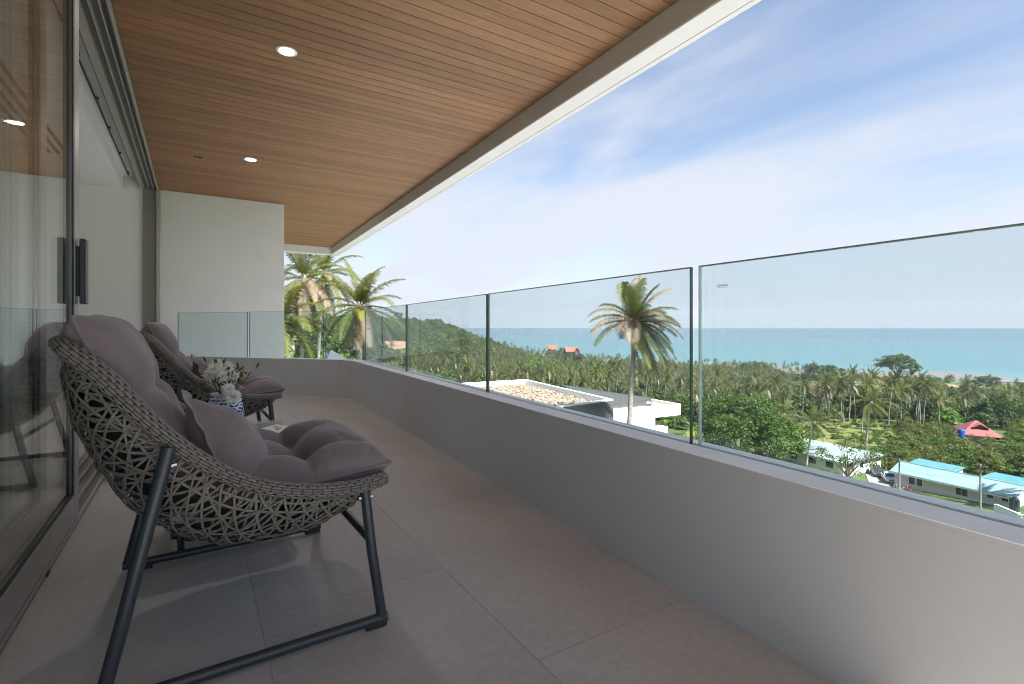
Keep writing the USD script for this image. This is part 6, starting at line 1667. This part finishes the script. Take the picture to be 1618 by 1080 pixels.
def car(label, u, D, heading, paint, pickup):
    b = base(u, D); b[2] = max(b[2], -29) + 0.13
    t = thing('parked_car', label, 'car', b, heading)
    Lc, Wc = 4.7, 1.80
    def sec(x, zl, zh, w, k=0.06): 
        return [(x, -w / 2, zl + k), (x, -w / 2 + k, zl), (x, w / 2 - k, zl), (x, w / 2, zl + k), (x, w / 2 + 0.02, (zl + zh) / 2), (x, w / 2 - 0.03, zh - k), (x, w / 2 - 0.12, zh), (x, -w / 2 + 0.12, zh), (x, -w / 2 + 0.03, zh - k), (x, -w / 2 - 0.02, (zl + zh) / 2)]
    body = loft([sec(-2.32, 0.45, 0.90, 1.55), sec(-2.25, 0.36, 0.98, 1.70), sec(-1.5, 0.30, 1.00, Wc), sec(0.6, 0.30, 1.0, Wc), sec(1.2, 0.30, 0.98, Wc), sec(2.05, 0.32, 0.88, 1.72), sec(2.32, 0.42, 0.78, 1.55)])
    obj('body', body, paint, t, smooth=35)
    def csec(x, z, w): return [(x, -w / 2, z), (x, w / 2, z)]
    xb = -0.55 if pickup else -2.05
    cab = loft([[(xb, -0.80, 0.99), (xb, 0.80, 0.99), (1.15, 0.80, 0.97), (1.15, -0.80, 0.97)], [(xb + 0.25, -0.72, 1.45), (xb + 0.25, 0.72, 1.45), (0.35, 0.72, 1.45), (0.35, -0.72, 1.45)], [(xb + 0.38, -0.62, 1.60), (xb + 0.38, 0.62, 1.60), (0.10, 0.62, 1.60), (0.10, -0.62, 1.60)]])
    obj('cabin', cab, paint, t, smooth=25)
    ws = MB().slab([(1.10, -0.72, 1.0), (1.10, 0.72, 1.0), (0.40, 0.66, 1.43), (0.40, -0.66, 1.43)], (0.53, 0, 0.85), 0.012); ws.move((0.012, 0, 0.018)); obj('windscreen', ws, 'window_dark', t)
    for s in (-1, 1):
        sw = MB().slab([(xb + 0.15, s * 0.805, 1.04), (0.98, s * 0.805, 1.03), (0.36, s * 0.735, 1.42), (xb + 0.30, s * 0.735, 1.42)][::s], (0, s, 0.2), 0.012); obj('side_window', sw, 'window_dark', t)
        obj('headlight', bevel_box(2.12, s * 0.66 - 0.17, 0.68, 2.27, s * 0.66 + 0.17, 0.80, 0.02), 'lamp_clear', t)
        obj('mirror', bevel_box(0.78, s * 0.98 - 0.09, 1.0, 0.92, s * 0.98 + 0.09, 1.14, 0.02), paint, t)
        for x in (-1.42, 1.42): wheel(t, x, s * 0.80)
    obj('grille', bevel_box(2.27, -0.42, 0.52, 2.345, 0.42, 0.72, 0.015), 'rubber_black', t)
    obj('bumper', bevel_box(2.2, -0.80, 0.36, 2.38, 0.80, 0.50, 0.03), paint if not pickup else 'chrome', t)
    obj('number_plate', MB().box(2.382, -0.22, 0.40, 2.39, 0.22, 0.50), 'frame_white', t)
    if pickup: obj('cargo_bed', MB().box(-2.20, -0.76, 0.985, -0.62, 0.76, 1.008), 'rubber_black', t)
hC = math.atan2(*(-FWD[:2] + SIDE[:2] * -0.45)[::-1])
car('dark grey car parked beside the pale roofed house', 1386, 99.5, hC, 'car_grey', False)
car('white pickup parked beside the concrete utility pole', 1404, 95.5, hC, 'car_white', True)

def scooter(label, u, D, heading, paint):
    b = base(u, D); b[2] = max(b[2], -29) + 0.13
    t = thing('scooter', label, 'scooter', b, heading, None)
    for x in (-0.62, 0.62):
        ang = np.linspace(0, 2 * np.pi, 15)
        obj('wheel', MB().tube(np.stack([x + 0.24 * np.cos(ang), 0 * ang, 0.29 + 0.24 * np.sin(ang)], 1), 0.05, 6, cap=False), 'tyre', t, smooth=True)
    obj('body', loft([[(x, -w, z0), (x, w, z0), (x, w * 0.7, z1), (x, -w * 0.7, z1)] for x, w, z0, z1 in ((-0.85, 0.08, 0.55, 0.72), (-0.5, 0.17, 0.35, 0.74), (-0.1, 0.15, 0.28, 0.66), (0.15, 0.12, 0.28, 0.36), (0.38, 0.16, 0.32, 0.50), (0.55, 0.10, 0.45, 0.95))]), paint, t, smooth=40)
    obj('seat', bevel_box(-0.75, -0.14, 0.745, 0.02, 0.14, 0.84, 0.03), 'rubber_black', t)
    obj('fork', MB().tube([(0.62, 0, 0.3), (0.50, 0, 0.98)], 0.035, 7), 'aluminium', t)
    obj('handlebar', MB().tube([(0.42, -0.33, 1.02), (0.50, 0, 0.99), (0.42, 0.33, 1.02)], 0.02, 6), 'rubber_black', t)
    obj('headlight', bevel_box(0.50, -0.08, 0.86, 0.60, 0.08, 0.98, 0.02), 'lamp_clear', t)
scooter('dark scooter parked left of the concrete utility pole', 1412, 90.0, hC + 0.5, 'bike_red')
scooter('black scooter parked right of the concrete utility pole', 1429, 88.0, hC - 0.4, 'car_grey')
scooter('dark scooter parked nearest the cream house wall', 1437, 88.6, hC - 0.8, 'bike_red')

def pole(label, u, D, vtop, arm, n_ins):
    b = base(u, D); top = pt(u, vtop, D)[2]; h = top - b[2]
    t = thing('utility_pole', label, 'utility pole', b, 0)
    obj('post', MB().tube([(0, 0, -0.5), (0, 0, h)], [0.17, 0.11], 8), 'concrete', t, smooth=40)
    d = dirv
    a = np.array([*(-d * arm * 0.5), h - 0.25]); c = np.array([*(d * arm * 0.5), h - 0.25])
    obj('cross_arm', MB().bar(a, c, 0.12, 0.12), 'concrete', t)
    for k in range(n_ins):
        q = a + (c - a) * (k + 0.5) / n_ins
        obj('insulator', MB().lathe([(0, 0.06), (0.05, 0.06), (0.08, 0.12), (0.05, 0.18), (0.08, 0.24), (0.04, 0.34), (0, 0.34)], 8, q), 'bike_red', t, smooth=40)
    return b + np.array([0, 0, h]), d
top1, d1 = pole('concrete utility pole with a long cross arm beside the white pickup', 1421, 88.5, 724, 3.6, 4)
top2, d2 = pole('thin concrete utility pole in front of the cream house wall', 1549, 76.5, 733, 1.8, 2)
def wire(p, q, sag, label):
    s = np.linspace(0, 1, 24)[:, None]
    w = obj('overhead_wire', MB().tube(p + (q - p) * s - np.array([0, 0, 1.0]) * sag * 4 * s * (1 - s), 0.013, 5), 'rubber_black', smooth=True)
    tag(w, label, 'wire', None)
wire(top1 + [*(d1 * 1.4), -0.05], top2 + [*(d2 * -0.6), -0.15], 1.1, 'upper sagging black wire between the two utility poles')
wire(top1 + [0, 0, -1.3], top2 + [0, 0, -1.6], 1.0, 'lower sagging black wire between the two utility poles')
e_ = np.append(ground(1450, 90.5), -24.6)
wire(top2 + [0, 0, -2.3], np.append(P1 - dirv * 0.6 - nv * -0.6, GZ + 2.6), 0.9, 'wire drooping from the thin pole to the eave of the turquoise roof')
b = base(1401, 158)
cw = thing('grazing_cow', 'dark cow grazing at the edge of the grass field', 'cow', b, math.atan2(-ST, CT) + 0.3)
# one continuous body: hull chain over the joints, smoothed
import manifold3d as m3
def chain_body(bones, edge=0.05, it=8):
    parts = []
    for (p, rp), (q, rq) in bones:
        a = m3.Manifold.sphere(rp, 16).translate(tuple(p)); c = m3.Manifold.sphere(rq, 16).translate(tuple(q))
        parts.append(m3.Manifold.batch_hull([a, c]))
    mf = m3.Manifold.batch_boolean(parts, m3.OpType.Add).refine_to_length(edge).to_mesh()
    tm = trimesh.Trimesh(mf.vert_properties[:, :3], mf.tri_verts, process=True)
    trimesh.smoothing.filter_taubin(tm, iterations=it); return tm
J = dict(hip=((-0.65, 0, 1.12), .33), rib=((0.35, 0, 1.08), .38), wit=((0.62, 0, 1.22), .28), neck=((1.0, 0, 1.0), .18), head=((1.22, 0, 0.55), .15), muz=((1.35, 0, 0.25), .09), tail0=((-0.98, 0, 1.2), .05), tail1=((-1.04, 0, 0.6), .04))
B_ = [(J['hip'], J['rib']), (J['rib'], J['wit']), (J['wit'], J['neck']), (J['neck'], J['head']), (J['head'], J['muz']), (J['tail0'], J['tail1']), (J['hip'], J['tail0'])]
for s in (-1, 1):
    B_ += [(((-0.72, s * 0.2, 1.0), .22), ((-0.62, s * 0.2, 0.68), .12)), (((-0.62, s * 0.2, 0.68), .12), ((-0.85, s * 0.2, 0.45), .075)), (((-0.85, s * 0.2, 0.45), .075), ((-0.80, s * 0.2, 0.06), .06)),
           (((0.52, s * 0.2, 0.95), .17), ((0.50, s * 0.2, 0.5), .085)), (((0.50, s * 0.2, 0.5), .085), ((0.52, s * 0.2, 0.06), .06)), (((1.14, s * 0.12, 0.66), .04), ((1.12, s * 0.30, 0.66), .035)), (((1.14, s * 0.08, 0.70), .03), ((1.02, s * 0.20, 0.86), .015))]
obj('body', chain_body(B_), 'cow_dark', cw, smooth=True)

# ------------------------------------------------------------------ air: thin sea haze round everything
M('haze_air', {'v': ('principled_volume', {'color': (0.86, 0.91, 1.0), 'density': 0.00008, 'anisotropy': 0.2})}, [], None, 'v.volume')
_h = MB().box(-2600, -2600, -70.0, 2600, 2600, 95.0)
hz_ = obj('haze', _h, 'haze_air', kind='stuff'); tag(hz_, 'thin pale sea haze in the air', 'haze')
